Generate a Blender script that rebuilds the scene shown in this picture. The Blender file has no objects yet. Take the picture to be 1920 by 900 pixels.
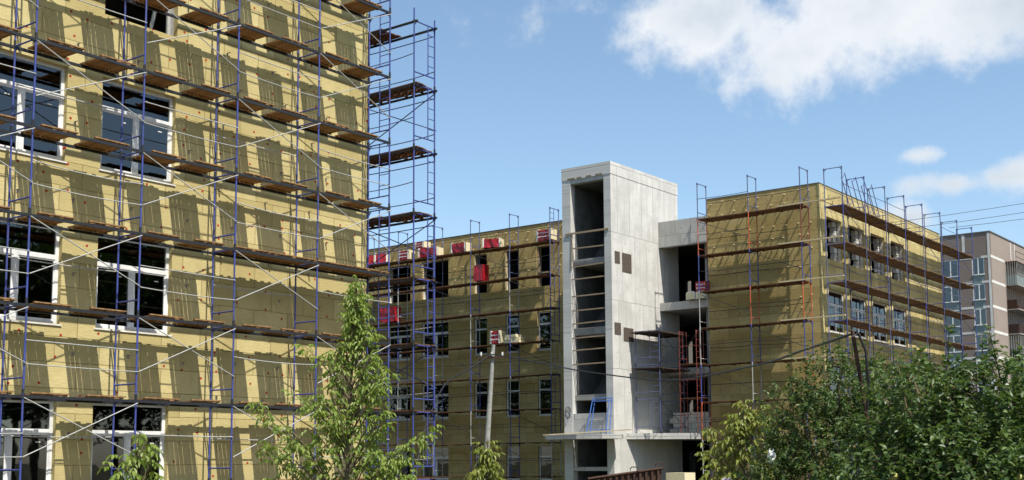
import bpy, math, random
from mathutils import Vector, Matrix
random.seed(7)
PI = math.pi
scene = bpy.context.scene
# ------------------------------------------------------------------ camera
cam_d = bpy.data.cameras.new('camera')
cam = bpy.data.objects.new('camera', cam_d)
scene.collection.objects.link(cam)
CR, CU, CF = (Vector((0.793137, 0.609016, -0.005753)), Vector((0.069804, -0.081515, 0.994225)), Vector((-0.60503, 0.788958, 0.107165)))
CAM = Vector((0, 0, 2.4))
mw = Matrix.Identity(4)
for i in range(3):
    mw[i][0], mw[i][1], mw[i][2], mw[i][3] = CR[i], CU[i], -CF[i], CAM[i]
cam.matrix_world = mw
cam_d.sensor_width = 36
cam_d.lens = 36 * 2308.37 / 1920
cam_d.shift_y = 169.14 / 1920
cam_d.clip_end = 6000
scene.camera = cam
# ------------------------------------------------------------------ sun, sky, exposure
SUN = Vector((0.586, -0.16, 1.0)).normalized()
sl = bpy.data.lights.new('sun', 'SUN')
sl.energy = 5.0
sl.angle = math.radians(0.5)
sl.color = (1.0, 0.95, 0.86)
so = bpy.data.objects.new('sun', sl)
so.rotation_euler = SUN.to_track_quat('Z', 'Y').to_euler()
so.location = (20, -10, 60)
scene.collection.objects.link(so)
scene.view_settings.view_transform = 'Standard'
scene.view_settings.look = 'None'
scene.view_settings.gamma = 1
scene.view_settings.exposure = 0.56
world = bpy.data.worlds.new('World')
scene.world = world
world.use_nodes = True
nt = world.node_tree
nt.nodes.clear()
def N(t, **kw):
    n = nt.nodes.new(t)
    for k, v in kw.items():
        setattr(n, k, v)
    return n
def wl(a, b):
    nt.links.new(a, b)
def M(op, a, b=None, c=None):
    n = N('ShaderNodeMath', operation=op)
    for i, v in enumerate((a, b, c)):
        if v is None:
            continue
        if isinstance(v, (int, float)):
            n.inputs[i].default_value = v
        else:
            wl(v, n.inputs[i])
    return n.outputs[0]
out = N('ShaderNodeOutputWorld')
bg = N('ShaderNodeBackground')
bg.inputs[1].default_value = 0.123
sky = N('ShaderNodeTexSky')
sky.sky_type = 'NISHITA'
sky.sun_disc = False
sky.sun_elevation = math.asin(SUN.z)
sky.sun_rotation = math.atan2(SUN.x, SUN.y)
sky.altitude = 150
sky.air_density = 1.0
sky.dust_density = 0.8
sky.ozone_density = 2.2
geo = N('ShaderNodeTexCoord')
sep = N('ShaderNodeSeparateXYZ')
wl(geo.outputs['Generated'], sep.inputs[0])
az = M('ARCTAN2', sep.outputs[0], sep.outputs[1])
el = M('ARCSINE', sep.outputs[2])
noi = N('ShaderNodeTexNoise')
noi.inputs['Scale'].default_value = 21
noi.inputs['Detail'].default_value = 9
noi.inputs['Roughness'].default_value = 0.63
wl(geo.outputs['Generated'], noi.inputs['Vector'])
noi2 = N('ShaderNodeTexNoise')
noi2.inputs['Scale'].default_value = 7
noi2.inputs['Detail'].default_value = 6
wl(geo.outputs['Generated'], noi2.inputs['Vector'])
# clouds: azimuth, elevation, half width, half height (radians), strength
CL = [(-0.50, 0.350, .072, .050, 1), (-0.432, 0.320, .058, .050, 1), (-0.365, 0.343, .10, .058, 1), (-0.275, 0.338, .12, .052, 1),
      (-0.20, 0.35, .14, .06, 1), (-0.327, 0.234, .022, .009, .62), (-0.305, 0.211, .05, .012, .72), (-0.262, 0.213, .055, .018, .78),
      (-0.338, 0.183, .024, .020, .8), (-0.645, 0.345, .03, .012, .12), (-0.60, 0.362, .035, .014, .18),
      (0.75, 0.45, .35, .12, 1), (1.4, 0.3, .4, .1, 1), (-1.6, 0.4, .3, .1, .9), (2.4, 0.35, .4, .12, 1)]
acc = None
for a, e, ra, re, st in CL:
    dx = M('DIVIDE', M('SUBTRACT', az, a), ra)
    dy = M('DIVIDE', M('SUBTRACT', el, e), re)
    d2 = M('ADD', M('MULTIPLY', dx, dx), M('MULTIPLY', dy, dy))
    v = M('MULTIPLY', M('SUBTRACT', 1.0, M('SQRT', d2)), st)
    acc = v if acc is None else M('SMOOTH_MAX', acc, v, 0.12)
acc = M('ADD', acc, M('MULTIPLY', M('SUBTRACT', noi.outputs[0], 0.5), 1.7))
mr = N('ShaderNodeMapRange', interpolation_type='SMOOTHSTEP')
wl(acc, mr.inputs[0])
mr.inputs[1].default_value = -0.02
mr.inputs[2].default_value = 0.66
mr.inputs[4].default_value = 0.93
cr = N('ShaderNodeValToRGB')
cr.color_ramp.elements[0].position = 0.36
cr.color_ramp.elements[0].color = (3.7, 4.1, 4.5, 1)
cr.color_ramp.elements[1].position = 0.62
cr.color_ramp.elements[1].color = (5.2, 5.35, 5.5, 1)
core = N('ShaderNodeMapRange')
wl(acc, core.inputs[0])
core.inputs[1].default_value = .25
core.inputs[2].default_value = 1.1
core.inputs[4].default_value = .22
wl(M('SUBTRACT', M('ADD', noi2.outputs[0], .12), core.outputs[0]), cr.inputs[0])
mix = N('ShaderNodeMix', data_type='RGBA')
wl(mr.outputs[0], mix.inputs[0])
# whiter, brighter band of summer sky: mild desaturation of the sky texture itself
hs = N('ShaderNodeHueSaturation')
hs.inputs['Hue'].default_value = 0.492
hs.inputs['Saturation'].default_value = 0.98
hs.inputs['Value'].default_value = 1.0
wl(sky.outputs[0], hs.inputs['Color'])
wl(hs.outputs[0], mix.inputs[6])
wl(cr.outputs[0], mix.inputs[7])
wl(mix.outputs[2], bg.inputs[0])
wl(bg.outputs[0], out.inputs[0])

# ------------------------------------------------------------------ materials
class Mat:
    def __init__(s, name):
        s.m = bpy.data.materials.new(name)
        s.m.use_nodes = True
        s.t = s.m.node_tree
        s.t.nodes.clear()
        s.out = s.n('ShaderNodeOutputMaterial')
        s.b = s.n('ShaderNodeBsdfPrincipled')
        s.l(s.b.outputs[0], s.out.inputs[0])
    def n(s, t, **kw):
        x = s.t.nodes.new(t)
        for k, v in kw.items():
            setattr(x, k, v)
        return x
    def l(s, a, b):
        s.t.links.new(a, b)
    def setin(s, sock, v):
        if isinstance(v, (int, float)):
            sock.default_value = v
        elif isinstance(v, (tuple, list)):
            sock.default_value = v if len(v) == len(sock.default_value) else tuple(v) + (1,)
        else:
            s.l(v, sock)
    def math(s, op, a, b=0.0, c=None):
        x = s.n('ShaderNodeMath', operation=op)
        s.setin(x.inputs[0], a)
        s.setin(x.inputs[1], b)
        if c is not None:
            s.setin(x.inputs[2], c)
        return x.outputs[0]
    def mix(s, f, a, b, mode='MIX'):
        x = s.n('ShaderNodeMix', data_type='RGBA', blend_type=mode)
        s.setin(x.inputs[0], f)
        s.setin(x.inputs[6], a)
        s.setin(x.inputs[7], b)
        return x.outputs[2]
    def ramp(s, f, p0, p1, c0=(0, 0, 0, 1), c1=(1, 1, 1, 1)):
        x = s.n('ShaderNodeValToRGB')
        e = x.color_ramp.elements
        e[0].position, e[1].position = p0, p1
        e[0].color, e[1].color = (tuple(c0) + (1,))[:4], (tuple(c1) + (1,))[:4]
        s.l(f, x.inputs[0])
        return x.outputs[0]
    def noise(s, vec, scale, detail=4, rough=.55):
        x = s.n('ShaderNodeTexNoise')
        x.inputs['Scale'].default_value = scale
        x.inputs['Detail'].default_value = detail
        x.inputs['Roughness'].default_value = rough
        if vec is not None:
            s.l(vec, x.inputs['Vector'])
        return x.outputs[0]
    def obj(s):
        return s.n('ShaderNodeTexCoord').outputs['Object']
    def scale(s, vec, sc):
        x = s.n('ShaderNodeMapping')
        x.inputs['Scale'].default_value = sc
        s.l(vec, x.inputs['Vector'])
        return x.outputs[0]
    def plane(s, axis):
        """2D coordinates on a wall: (along, up, 0)"""
        sp = s.n('ShaderNodeSeparateXYZ')
        s.l(s.n('ShaderNodeNewGeometry').outputs['Position'], sp.inputs[0])
        cb = s.n('ShaderNodeCombineXYZ')
        s.l(sp.outputs[1 if axis == 'x' else 0], cb.inputs[0])
        s.l(sp.outputs[2], cb.inputs[1])
        return cb.outputs[0]
    def bump(s, h, strength=.3, dist=.02):
        x = s.n('ShaderNodeBump')
        x.inputs['Strength'].default_value = strength
        x.inputs['Distance'].default_value = dist
        s.l(h, x.inputs['Height'])
        s.l(x.outputs[0], s.b.inputs['Normal'])
    def fin(s, col, rough=.7, spec=.3, metal=0.0):
        s.setin(s.b.inputs['Base Color'], col)
        s.setin(s.b.inputs['Roughness'], rough)
        s.b.inputs['Specular IOR Level'].default_value = spec
        s.b.inputs['Metallic'].default_value = metal
        return s.m

def wool_mat(name, axis, base, dark, dots=1.0):
    m = Mat(name)
    p = m.plane(axis)
    br = m.n('ShaderNodeTexBrick')
    br.offset = 0.5
    br.inputs['Scale'].default_value = 1.0
    br.inputs['Brick Width'].default_value = 1.2
    br.inputs['Row Height'].default_value = 0.6
    br.inputs['Mortar Size'].default_value = 0.012
    br.inputs['Mortar Smooth'].default_value = 0.3
    br.inputs['Bias'].default_value = 0.0
    br.inputs['Color1'].default_value = (*base, 1)
    br.inputs['Color2'].default_value = (*[base[0] * .72, base[1] * .69, base[2] * .62], 1)
    br.inputs['Mortar'].default_value = (*[c * .55 for c in dark], 1)
    wob = m.noise(p, 1.3, 3)
    vadd = m.n('ShaderNodeVectorMath', operation='ADD')
    m.l(p, vadd.inputs[0])
    cbw = m.n('ShaderNodeCombineXYZ')
    m.l(m.math('MULTIPLY', m.math('SUBTRACT', wob, .5), .05), cbw.inputs[1])
    m.l(m.math('MULTIPLY', m.math('SUBTRACT', wob, .5), .07), cbw.inputs[0])
    m.l(cbw.outputs[0], vadd.inputs[1])
    m.l(vadd.outputs[0], br.inputs['Vector'])
    fib = m.noise(m.scale(p, (5, 45, 1)), 1.0, 5, .65)
    blot = m.noise(p, 1.1, 5, .6)
    grain = m.noise(p, 38, 3, .7)
    c = m.mix(m.math('MULTIPLY', m.ramp(fib, .4, .66), .6), br.outputs['Color'], (*dark, 1))
    c = m.mix(m.math('MULTIPLY', m.ramp(blot, .46, .72), .5), c, (*[d * .8 for d in dark], 1))
    c = m.mix(m.math('MULTIPLY', m.ramp(grain, .5, .75), .5), c, (*[d * .7 for d in dark], 1))
    # plate fixings: red plastic discs with a paler ring
    vo = m.n('ShaderNodeTexVoronoi', voronoi_dimensions='2D', feature='F1')
    vo.inputs['Scale'].default_value = 1.75
    vo.inputs['Randomness'].default_value = 0.8
    m.l(p, vo.inputs['Vector'])
    d = vo.outputs['Distance']
    disc = m.math('LESS_THAN', d, .062)
    core = m.math('LESS_THAN', d, .018)
    keep = m.math('GREATER_THAN', m.n('ShaderNodeSeparateColor').outputs[0] if False else 1.0, .5)
    red = m.mix(core, (.36, .055, .03, 1), (.11, .025, .018, 1))
    sc = m.n('ShaderNodeSeparateColor')
    m.l(vo.outputs['Color'], sc.inputs[0])
    keep = m.math('GREATER_THAN', sc.outputs[0], .46)
    c = m.mix(m.math('MULTIPLY', m.math('MULTIPLY', disc, keep), dots), c, red)
    # pencil and dirt smudges
    sm = m.noise(m.scale(p, (1.6, 2.6, 1)), 1.0, 7, .75)
    c = m.mix(m.math('MULTIPLY', m.ramp(sm, .66, .74), .45), c, (*[d * .35 for d in dark], 1))
    hgt = m.math('ADD', m.math('MULTIPLY', fib, .8), m.math('MULTIPLY', br.outputs['Fac'], -.9))
    m.bump(m.math('ADD', hgt, m.math('MULTIPLY', grain, .5)), .55, .02)
    return m.fin(c, .95, .1)
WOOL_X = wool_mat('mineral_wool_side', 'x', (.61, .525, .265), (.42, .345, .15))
WOOL_Y = wool_mat('mineral_wool_end', 'y', (.53, .42, .185), (.33, .25, .105), .8)  # same wool, with shade put into the colour for the -Y faces

def concrete_mat(name, axis, base, bw=1.25, rh=3.7, streak=.5):
    m = Mat(name)
    p = m.plane(axis)
    br = m.n('ShaderNodeTexBrick')
    br.offset = 0.37
    br.inputs['Scale'].default_value = 1.0
    br.inputs['Brick Width'].default_value = bw
    br.inputs['Row Height'].default_value = rh
    br.inputs['Mortar Size'].default_value = 0.022
    br.inputs['Mortar Smooth'].default_value = 0.5
    br.inputs['Color1'].default_value = (*base, 1)
    br.inputs['Color2'].default_value = (*[c * .84 for c in base], 1)
    br.inputs['Mortar'].default_value = (*[c * .48 for c in base], 1)
    wv = m.n('ShaderNodeVectorMath', operation='ADD')
    m.l(p, wv.inputs[0])
    wn = m.n('ShaderNodeTexNoise')
    wn.inputs['Scale'].default_value = 1.7
    m.l(p, wn.inputs['Vector'])
    ws = m.n('ShaderNodeVectorMath', operation='SCALE')
    ws.inputs['Scale'].default_value = .09
    m.l(wn.outputs['Color'], ws.inputs[0])
    m.l(ws.outputs[0], wv.inputs[1])
    m.l(wv.outputs[0], br.inputs['Vector'])
    st = m.noise(m.scale(p, (3.2, .35, 1)), 1.0, 6, .65)
    bl = m.noise(p, .9, 7, .62)
    gr = m.noise(p, 11, 5, .8)
    pit = m.noise(m.scale(p, (5, 2.2, 1)), 1.0, 7, .8)
    tv = m.n('ShaderNodeTexVoronoi', voronoi_dimensions='2D', feature='F1')
    tv.inputs['Scale'].default_value = .85
    tv.inputs['Randomness'].default_value = .25
    m.l(p, tv.inputs['Vector'])
    hole = m.math('LESS_THAN', tv.outputs['Distance'], .035)
    c0 = m.mix(m.math('MULTIPLY', hole, .7), br.outputs['Color'], (*[b * .35 for b in base], 1))
    c = m.mix(m.math('MULTIPLY', m.ramp(st, .45, .72), streak), c0, (*[b * .58 for b in base], 1))
    c = m.mix(m.math('MULTIPLY', m.ramp(bl, .42, .62), .55), c, (*[b * .66 for b in base], 1))
    c = m.mix(m.math('MULTIPLY', m.ramp(gr, .5, .68), .5), c, (*[b * .6 for b in base], 1))
    c = m.mix(m.math('MULTIPLY', m.ramp(pit, .58, .66), .6), c, (*[b * .4 for b in base], 1))
    m.bump(m.math('ADD', gr, m.math('MULTIPLY', br.outputs['Fac'], -1.2)), .4, .02)
    return m.fin(c, .9, .15)
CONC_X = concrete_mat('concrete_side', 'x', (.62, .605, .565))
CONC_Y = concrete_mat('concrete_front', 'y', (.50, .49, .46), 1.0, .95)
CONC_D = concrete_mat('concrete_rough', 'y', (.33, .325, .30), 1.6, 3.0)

def simple(name, col, rough=.6, spec=.3, metal=0, var=.25, sc=6, dirt=None):
    m = Mat(name)
    o = m.obj()
    n = m.noise(o, sc, 5, .65)
    c = m.mix(m.math('MULTIPLY', m.ramp(n, .35, .72), 1.0), (*col, 1), (*(dirt or [x * (1 - var) for x in col]), 1))
    return m.fin(c, rough, spec, metal)
def chipped(name, col, worn, amount=.6):
    m = Mat(name)
    p = m.n('ShaderNodeNewGeometry').outputs['Position']
    a = m.noise(m.scale(p, (14, 14, 4)), 1.0, 5, .7)
    b = m.noise(p, 1.1, 3)
    c = m.mix(m.ramp(b, .35, .7), (*col, 1), (*[x * .6 + .02 for x in col], 1))
    c = m.mix(m.math('MULTIPLY', m.ramp(a, .58, .66), amount), c, (*worn, 1))
    return m.fin(c, .5, .4)
BLUE = chipped('blue_scaffold_paint', (.045, .068, .29), (.15, .13, .15))
BLUEGREY = chipped('faded_blue_paint', (.095, .115, .24), (.17, .12, .10))
ORANGE = chipped('orange_scaffold_paint', (.55, .11, .035), (.22, .09, .05))
REDPAINT = chipped('dull_red_paint', (.20, .04, .028), (.10, .05, .04))
PALESTEEL = simple('galvanised_tube', (.42, .42, .395), .5, .4, 0, .35, 14)
DARKSTEEL = simple('dark_steel', (.024, .026, .032), .55, .35, 0, .5, 10)
WHITEPVC = simple('white_plastic_frame', (.80, .80, .79), .4, .4, 0, .34, 2.2)
RUST = simple('rusty_steel', (.085, .048, .034), .85, .15, 0, .6, 12)
REDFILM = simple('red_wrapping_film', (.42, .012, .022), .3, .5, 0, .55, 4)
WOOLCUT = simple('cut_wool_slab', (.70, .62, .40), .95, .1, 0, .25, 18)
WHITEFILM = simple('white_film', (.8, .79, .75), .35, .4, 0, .15, 5)
CABLE = simple('black_cable', (.02, .02, .022), .5, .3, 0, .3, 5)
POLECON = simple('grey_pole_concrete', (.38, .38, .35), .9, .15, 0, .35, 7)
BLOCK = simple('masonry_block', (.62, .60, .55), .95, .1, 0, .3, 9)
DARKROOM = simple('shade_dark_plaster', (.06, .058, .053), .95, .1, 0, .3, 2)  # near-black base: the gloom inside the rooms is put into the colour
ROOFM = simple('roof_felt', (.12, .12, .12), .9, .2, 0, .3, 3)
BARK = simple('bark', (.17, .13, .085), .9, .1, 0, .45, 20)
APPLE = simple('yellow_apple_skin', (.62, .55, .18), .4, .4, 0, .2, 8)
STAMP = simple('dark_shuttering_ply', (.12, .095, .075), .8, .2, 0, .6, 14)
NEWWOOD = simple('new_pale_timber', (.62, .50, .30), .8, .2, 0, .25, 7)
GUARDWOOD = simple('weathered_guard_timber', (.36, .27, .18), .85, .2, 0, .4, 7)
CONC_IN = simple('shade_dark_inner_concrete', (.15, .155, .15), .9, .15, 0, .45, 1.5)  # same concrete as outside, darkened to imitate shade inside the tower
CLOTH = simple('pale_mauve_cloth', (.36, .31, .33), .9, .1, 0, .2, 5)

def wood_mat(name, axis, c1, c2):
    m = Mat(name)
    o = m.obj()
    g = m.noise(m.scale(o, (1.5, 26, 26) if axis == 'x' else (26, 1.5, 26)), 1.0, 5, .65)
    b = m.noise(m.scale(o, (.3, 7.5, 1) if axis == 'x' else (7.5, .3, 1)), 1.0, 2)
    c = m.mix(g, (*c1, 1), (*c2, 1))
    c = m.mix(m.math('MULTIPLY', m.ramp(b, .4, .65), .75), c, (*[x * .45 for x in c2], 1))
    m.bump(g, .3, .01)
    return m.fin(c, .85, .15)
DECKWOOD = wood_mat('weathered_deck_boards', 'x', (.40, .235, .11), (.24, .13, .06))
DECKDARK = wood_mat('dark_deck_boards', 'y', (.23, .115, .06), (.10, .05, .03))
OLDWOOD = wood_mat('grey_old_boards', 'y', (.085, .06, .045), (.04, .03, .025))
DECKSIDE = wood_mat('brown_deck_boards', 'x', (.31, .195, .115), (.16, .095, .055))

def glass_mat(name, tint):
    m = Mat(name)
    m.t.nodes.remove(m.b)
    gl = m.n('ShaderNodeBsdfGlossy')
    gl.inputs['Roughness'].default_value = 0.015
    gl.inputs['Color'].default_value = (.9, .93, .95, 1)
    tr = m.n('ShaderNodeBsdfTransparent')
    tr.inputs['Color'].default_value = (*tint, 1)
    fr = m.n('ShaderNodeFresnel')
    fr.inputs['IOR'].default_value = 1.95
    wv = m.noise(m.obj(), .9, 2)
    bp = m.n('ShaderNodeBump')
    bp.inputs['Strength'].default_value = .05
    bp.inputs['Distance'].default_value = .05
    m.l(wv, bp.inputs['Height'])
    m.l(bp.outputs[0], gl.inputs['Normal'])
    mx = m.n('ShaderNodeMixShader')
    m.l(fr.outputs[0], mx.inputs[0])
    m.l(tr.outputs[0], mx.inputs[1])
    m.l(gl.outputs[0], mx.inputs[2])
    m.l(mx.outputs[0], m.out.inputs[0])
    return m.m
GLASS = glass_mat('window_glass', (.44, .50, .48))

def leaf_mat(name, c1, c2, trans=.35, rough=.45):
    m = Mat(name)
    geo = m.n('ShaderNodeNewGeometry')
    rnd = geo.outputs['Random Per Island']
    c = m.mix(rnd, (*c1, 1), (*c2, 1))
    m.fin(c, rough, .3)
    tl = m.n('ShaderNodeBsdfTranslucent')
    m.l(m.mix(.5, c, (c2[0] * 1.6, c2[1] * 1.7, c2[2] * .6, 1)), tl.inputs['Color'])
    mx = m.n('ShaderNodeMixShader')
    mx.inputs[0].default_value = trans
    m.l(m.b.outputs[0], mx.inputs[1])
    m.l(tl.outputs[0], mx.inputs[2])
    m.l(mx.outputs[0], m.out.inputs[0])
    return m.m
LEAF_MAPLE = leaf_mat('maple_leaf', (.12, .19, .035), (.29, .35, .09), .42)
LEAF_YELLOW = leaf_mat('yellowing_maple_leaf', (.12, .16, .03), (.26, .27, .06), .35)
LEAF_APPLE = leaf_mat('apple_leaf', (.03, .065, .018), (.115, .17, .05), .28, .42)
LEAF_FAR = leaf_mat('far_leaf', (.03, .06, .015), (.07, .11, .03), .25)

def ground_mat():
    m = Mat('trodden_soil_and_grass')
    o = m.obj()
    a = m.noise(o, .12, 6)
    b = m.noise(o, 3.5, 6, .7)
    c = m.mix(m.ramp(a, .42, .58), (.085, .07, .05, 1), (.04, .065, .018, 1))
    c = m.mix(m.math('MULTIPLY', b, .6), c, (.09, .075, .05, 1))
    m.bump(b, .6, .05)
    return m.fin(c, .95, .1)

# ------------------------------------------------------------------ mesh helpers
COL = scene.collection
class MB:
    def __init__(s):
        s.v, s.f, s.mi, s.sm = [], [], [], []
        s.cur, s.smooth = 0, False
    def add(s, vs, fs):
        o = len(s.v)
        s.v += [tuple(v) for v in vs]
        for f in fs:
            s.f.append(tuple(o + i for i in f))
            s.mi.append(s.cur)
            s.sm.append(s.smooth)
    def box(s, x0, x1, y0, y1, z0, z1):
        s.add([(x0, y0, z0), (x1, y0, z0), (x1, y1, z0), (x0, y1, z0), (x0, y0, z1), (x1, y0, z1), (x1, y1, z1), (x0, y1, z1)],
              [(0, 3, 2, 1), (4, 5, 6, 7), (0, 1, 5, 4), (1, 2, 6, 5), (2, 3, 7, 6), (3, 0, 4, 7)])
    def obox(s, c, ax, ay, az):
        c, ax, ay, az = Vector(c), Vector(ax), Vector(ay), Vector(az)
        vs = [c + i * ax + j * ay + k * az for k in (-1, 1) for (i, j) in ((-1, -1), (1, -1), (1, 1), (-1, 1))]
        s.add(vs, [(0, 3, 2, 1), (4, 5, 6, 7), (0, 1, 5, 4), (1, 2, 6, 5), (2, 3, 7, 6), (3, 0, 4, 7)])
    def tube(s, pts, rad, n=7):
        pts = [Vector(p) for p in pts]
        rr = rad if isinstance(rad, (list, tuple)) else [rad] * len(pts)
        d0 = (pts[-1] - pts[0]).normalized()
        ref = Vector((0, 0, 1)) if abs(d0.z) < .9 else Vector((1, 0, 0))
        vs = []
        for i, p in enumerate(pts):
            d = (pts[min(i + 1, len(pts) - 1)] - pts[max(i - 1, 0)]).normalized()
            a = d.cross(ref).normalized()
            b = d.cross(a)
            for k in range(n):
                t = 2 * PI * k / n
                vs.append(p + rr[i] * (math.cos(t) * a + math.sin(t) * b))
        fs = []
        for i in range(len(pts) - 1):
            for k in range(n):
                fs.append((i * n + k, i * n + (k + 1) % n, (i + 1) * n + (k + 1) % n, (i + 1) * n + k))
        sm = s.smooth
        s.smooth = True
        s.add(vs, fs)
        s.smooth = False
        s.add([vs[k] for k in range(n)], [tuple(range(n))])
        o = (len(pts) - 1) * n
        s.add([vs[o + k] for k in range(n)], [tuple(reversed(range(n)))])
        s.smooth = sm
    def mesh(s, name, mats):
        me = bpy.data.meshes.new(name)
        me.from_pydata(s.v, [], s.f)
        for m in (mats if isinstance(mats, (list, tuple)) else [mats]):
            me.materials.append(m)
        me.polygons.foreach_set('material_index', s.mi)
        me.polygons.foreach_set('use_smooth', s.sm)
        me.update()
        return me
    def build(s, name, mats, parent=None, **kw):
        return put(name, s.mesh(name, mats), parent, **kw)
def tag(o, label=None, cat=None, group=None, kind=None):
    for k, v in (('label', label), ('category', cat), ('group', group), ('kind', kind)):
        if v:
            o[k] = v
    return o
def put(name, me, parent=None, loc=(0, 0, 0), rot=None):
    o = bpy.data.objects.new(name, me)
    COL.objects.link(o)
    o.location = loc
    if rot:
        o.rotation_euler = rot
    if parent:
        o.parent = parent
        if parent.type == 'EMPTY' or True:
            # geometry is written in world coordinates: keep it there
            o.matrix_parent_inverse = parent_world(parent).inverted()
    return o
def parent_world(p):
    m = Matrix.Identity(4)
    chain = []
    while p:
        chain.append(p)
        p = p.parent
    for q in reversed(chain):
        m = m @ q.matrix_parent_inverse @ Matrix.LocRotScale(q.location, q.rotation_euler, q.scale)
    return m
def empty(name, loc, label, cat, group=None):
    o = bpy.data.objects.new(name, None)
    o.empty_display_size = .3
    COL.objects.link(o)
    o.location = loc
    return tag(o, label, cat, group)

def wall(mb, axis, d0, d1, u0, u1, v0, v1, holes):
    """slab between planes d0 (outer) and d1 with rectangular holes (u0,u1,v0,v1); axis 'x': u=y, 'y': u=x"""
    us = sorted({u0, u1} | {h[0] for h in holes} | {h[1] for h in holes})
    vs = sorted({v0, v1} | {h[2] for h in holes} | {h[3] for h in holes})
    us = [u for u in us if u0 <= u <= u1]
    vs = [v for v in vs if v0 <= v <= v1]
    P = (lambda d, u, v: (d, u, v)) if axis == 'x' else (lambda d, u, v: (u, d, v))
    def solid(i, j):
        if i < 0 or j < 0 or i >= len(us) - 1 or j >= len(vs) - 1:
            return False
        cu, cv = (us[i] + us[i + 1]) / 2, (vs[j] + vs[j + 1]) / 2
        return not any(h[0] < cu < h[1] and h[2] < cv < h[3] for h in holes)
    for i in range(len(us) - 1):
        for j in range(len(vs) - 1):
            if not solid(i, j):
                continue
            a, b, c, d = us[i], us[i + 1], vs[j], vs[j + 1]
            mb.add([P(d0, a, c), P(d0, b, c), P(d0, b, d), P(d0, a, d)], [(0, 1, 2, 3)])
            mb.add([P(d1, a, c), P(d1, b, c), P(d1, b, d), P(d1, a, d)], [(3, 2, 1, 0)])
            for (ii, jj, q) in ((i - 1, j, (a, c, a, d)), (i + 1, j, (b, c, b, d)), (i, j - 1, (a, c, b, c)), (i, j + 1, (a, d, b, d))):
                if not solid(ii, jj):
                    mb.add([P(d0, q[0], q[1]), P(d0, q[2], q[3]), P(d1, q[2], q[3]), P(d1, q[0], q[1])], [(0, 1, 2, 3)])

def window(parent, axis, d, inward, u0, u1, z0, z1, style='three', label=None):
    """frame with a transom light and a mullion below it; d = outer face of the frame, inward = +-1 direction into the room"""
    B = (lambda mb, a, b, dd0, dd1, c, e: mb.box(min(dd0, dd1), max(dd0, dd1), a, b, c, e)) if axis == 'x' else \
        (lambda mb, a, b, dd0, dd1, c, e: mb.box(a, b, min(dd0, dd1), max(dd0, dd1), c, e))
    t = .085
    D0, D1 = d, d + inward * .075
    fr = MB()
    zt = z1 - (z1 - z0) * .315
    e = .002
    B(fr, u0, u0 + t, D0, D1, z0, z1)
    B(fr, u1 - t, u1, D0, D1, z0, z1)
    B(fr, u0 + t, u1 - t, D0, D1, z0, z0 + t)
    B(fr, u0 + t, u1 - t, D0, D1, z1 - t, z1)
    B(fr, u0 + t, u1 - t, D0 - inward * .006, D1, zt - .055, zt + .055)
    um = (u0 + u1) / 2
    if style == 'three':
        B(fr, um - .06, um + .06, D0 - inward * .006, D1, z0 + t, zt - .055)
        for a, b in ((u0 + t, um - .06), (um + .06, u1 - t)):      # inner sash beads
            B(fr, a, a + .035, D0 + inward * .012, D1, z0 + t, zt - .055)
            B(fr, b - .035, b, D0 + inward * .012, D1, z0 + t, zt - .055)
            B(fr, a + .035, b - .035, D0 + inward * .012, D1, z0 + t, z0 + t + .035)
            B(fr, a + .035, b - .035, D0 + inward * .012, D1, zt - .09, zt - .055)
    f = fr.build('window', WHITEPVC, parent)
    if label:
        f['label'] = label
    g = MB()
    B(g, u0 + t * .5, u1 - t * .5, D0 + inward * .03, D0 + inward * .042, z0 + t * .5, z1 - t * .5)
    g.build('pane', GLASS, f)
    if style == 'three':
        for a in (u0 + .62 * (um - u0), um + .62 * (u1 - um)):
            st_ = MB()
            B(st_, a, a + .12, D0 + inward * .024, D0 + inward * .029, zt - .26, zt - .235)
            st_.build('sticker', WHITEFILM, f)
    s = MB()
    B(s, u0 - .04, u1 + .04, D0 - inward * .16, D0 - inward * .002, z0 - .045, z0 - .012)
    s.build('sill', WHITEPVC, f)
    return f

# ------------------------------------------------------------------ ground
g = MB()
g.add([(-2500, -2500, 0), (2500, -2500, 0), (2500, 2500, 0), (-2500, 2500, 0)], [(0, 1, 2, 3)])
tag(g.build('ground', ground_mat()), kind='structure')

# ------------------------------------------------------------------ left wing (facade faces +X)
XW = -25.9
LH = [(y, y + 2.18, z, z + 2.32) for y in (11.0, 14.14, 17.28) for z in (1.6, 5.7, 9.6, 13.52)]
lw = empty('school_wing', (XW - 6, 14, 0), 'near wing clad in yellow mineral wool behind the tall bright blue scaffold', 'building')
mb = MB()
wall(mb, 'x', XW, XW - .16, 4.0, 26.55, 0, 21.0, LH)
mb.build('insulation', WOOL_X, lw)
mb = MB()
wall(mb, 'x', XW - .162, XW - .5, 4.0, 26.2, 0, 20.9, LH)
mb.box(XW - 11.6, XW - 11.3, 4.0, 26.2, 0, 20.9)
mb.box(XW - 11.3, XW - .502, 4.0, 4.3, 0, 20.9)
mb.box(XW - 11.3, XW - .502, 25.9, 26.2, 0, 20.9)
mb.build('masonry_wall', BLOCK, lw)
mb = MB()
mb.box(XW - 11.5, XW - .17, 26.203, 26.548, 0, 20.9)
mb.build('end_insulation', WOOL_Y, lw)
mb = MB()
for z in (0.35, 4.6, 8.6, 12.5, 16.6):
    mb.box(XW - 11.29, XW - .503, 4.31, 25.89, z, z + .28)
for y in (8.5, 13.3, 16.75, 20.2):
    mb.box(XW - 6.0, XW - 5.7, y, y + .2, .64, 16.5)
mb.box(XW - 5.9, XW - 5.75, 4.4, 25.8, .64, 20.5)
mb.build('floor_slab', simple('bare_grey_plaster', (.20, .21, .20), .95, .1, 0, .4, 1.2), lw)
mb = MB()
mb.box(XW - 11.7, XW + .05, 3.9, 26.6, 21.003, 21.2)
mb.build('roof', ROOFM, lw)
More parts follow.
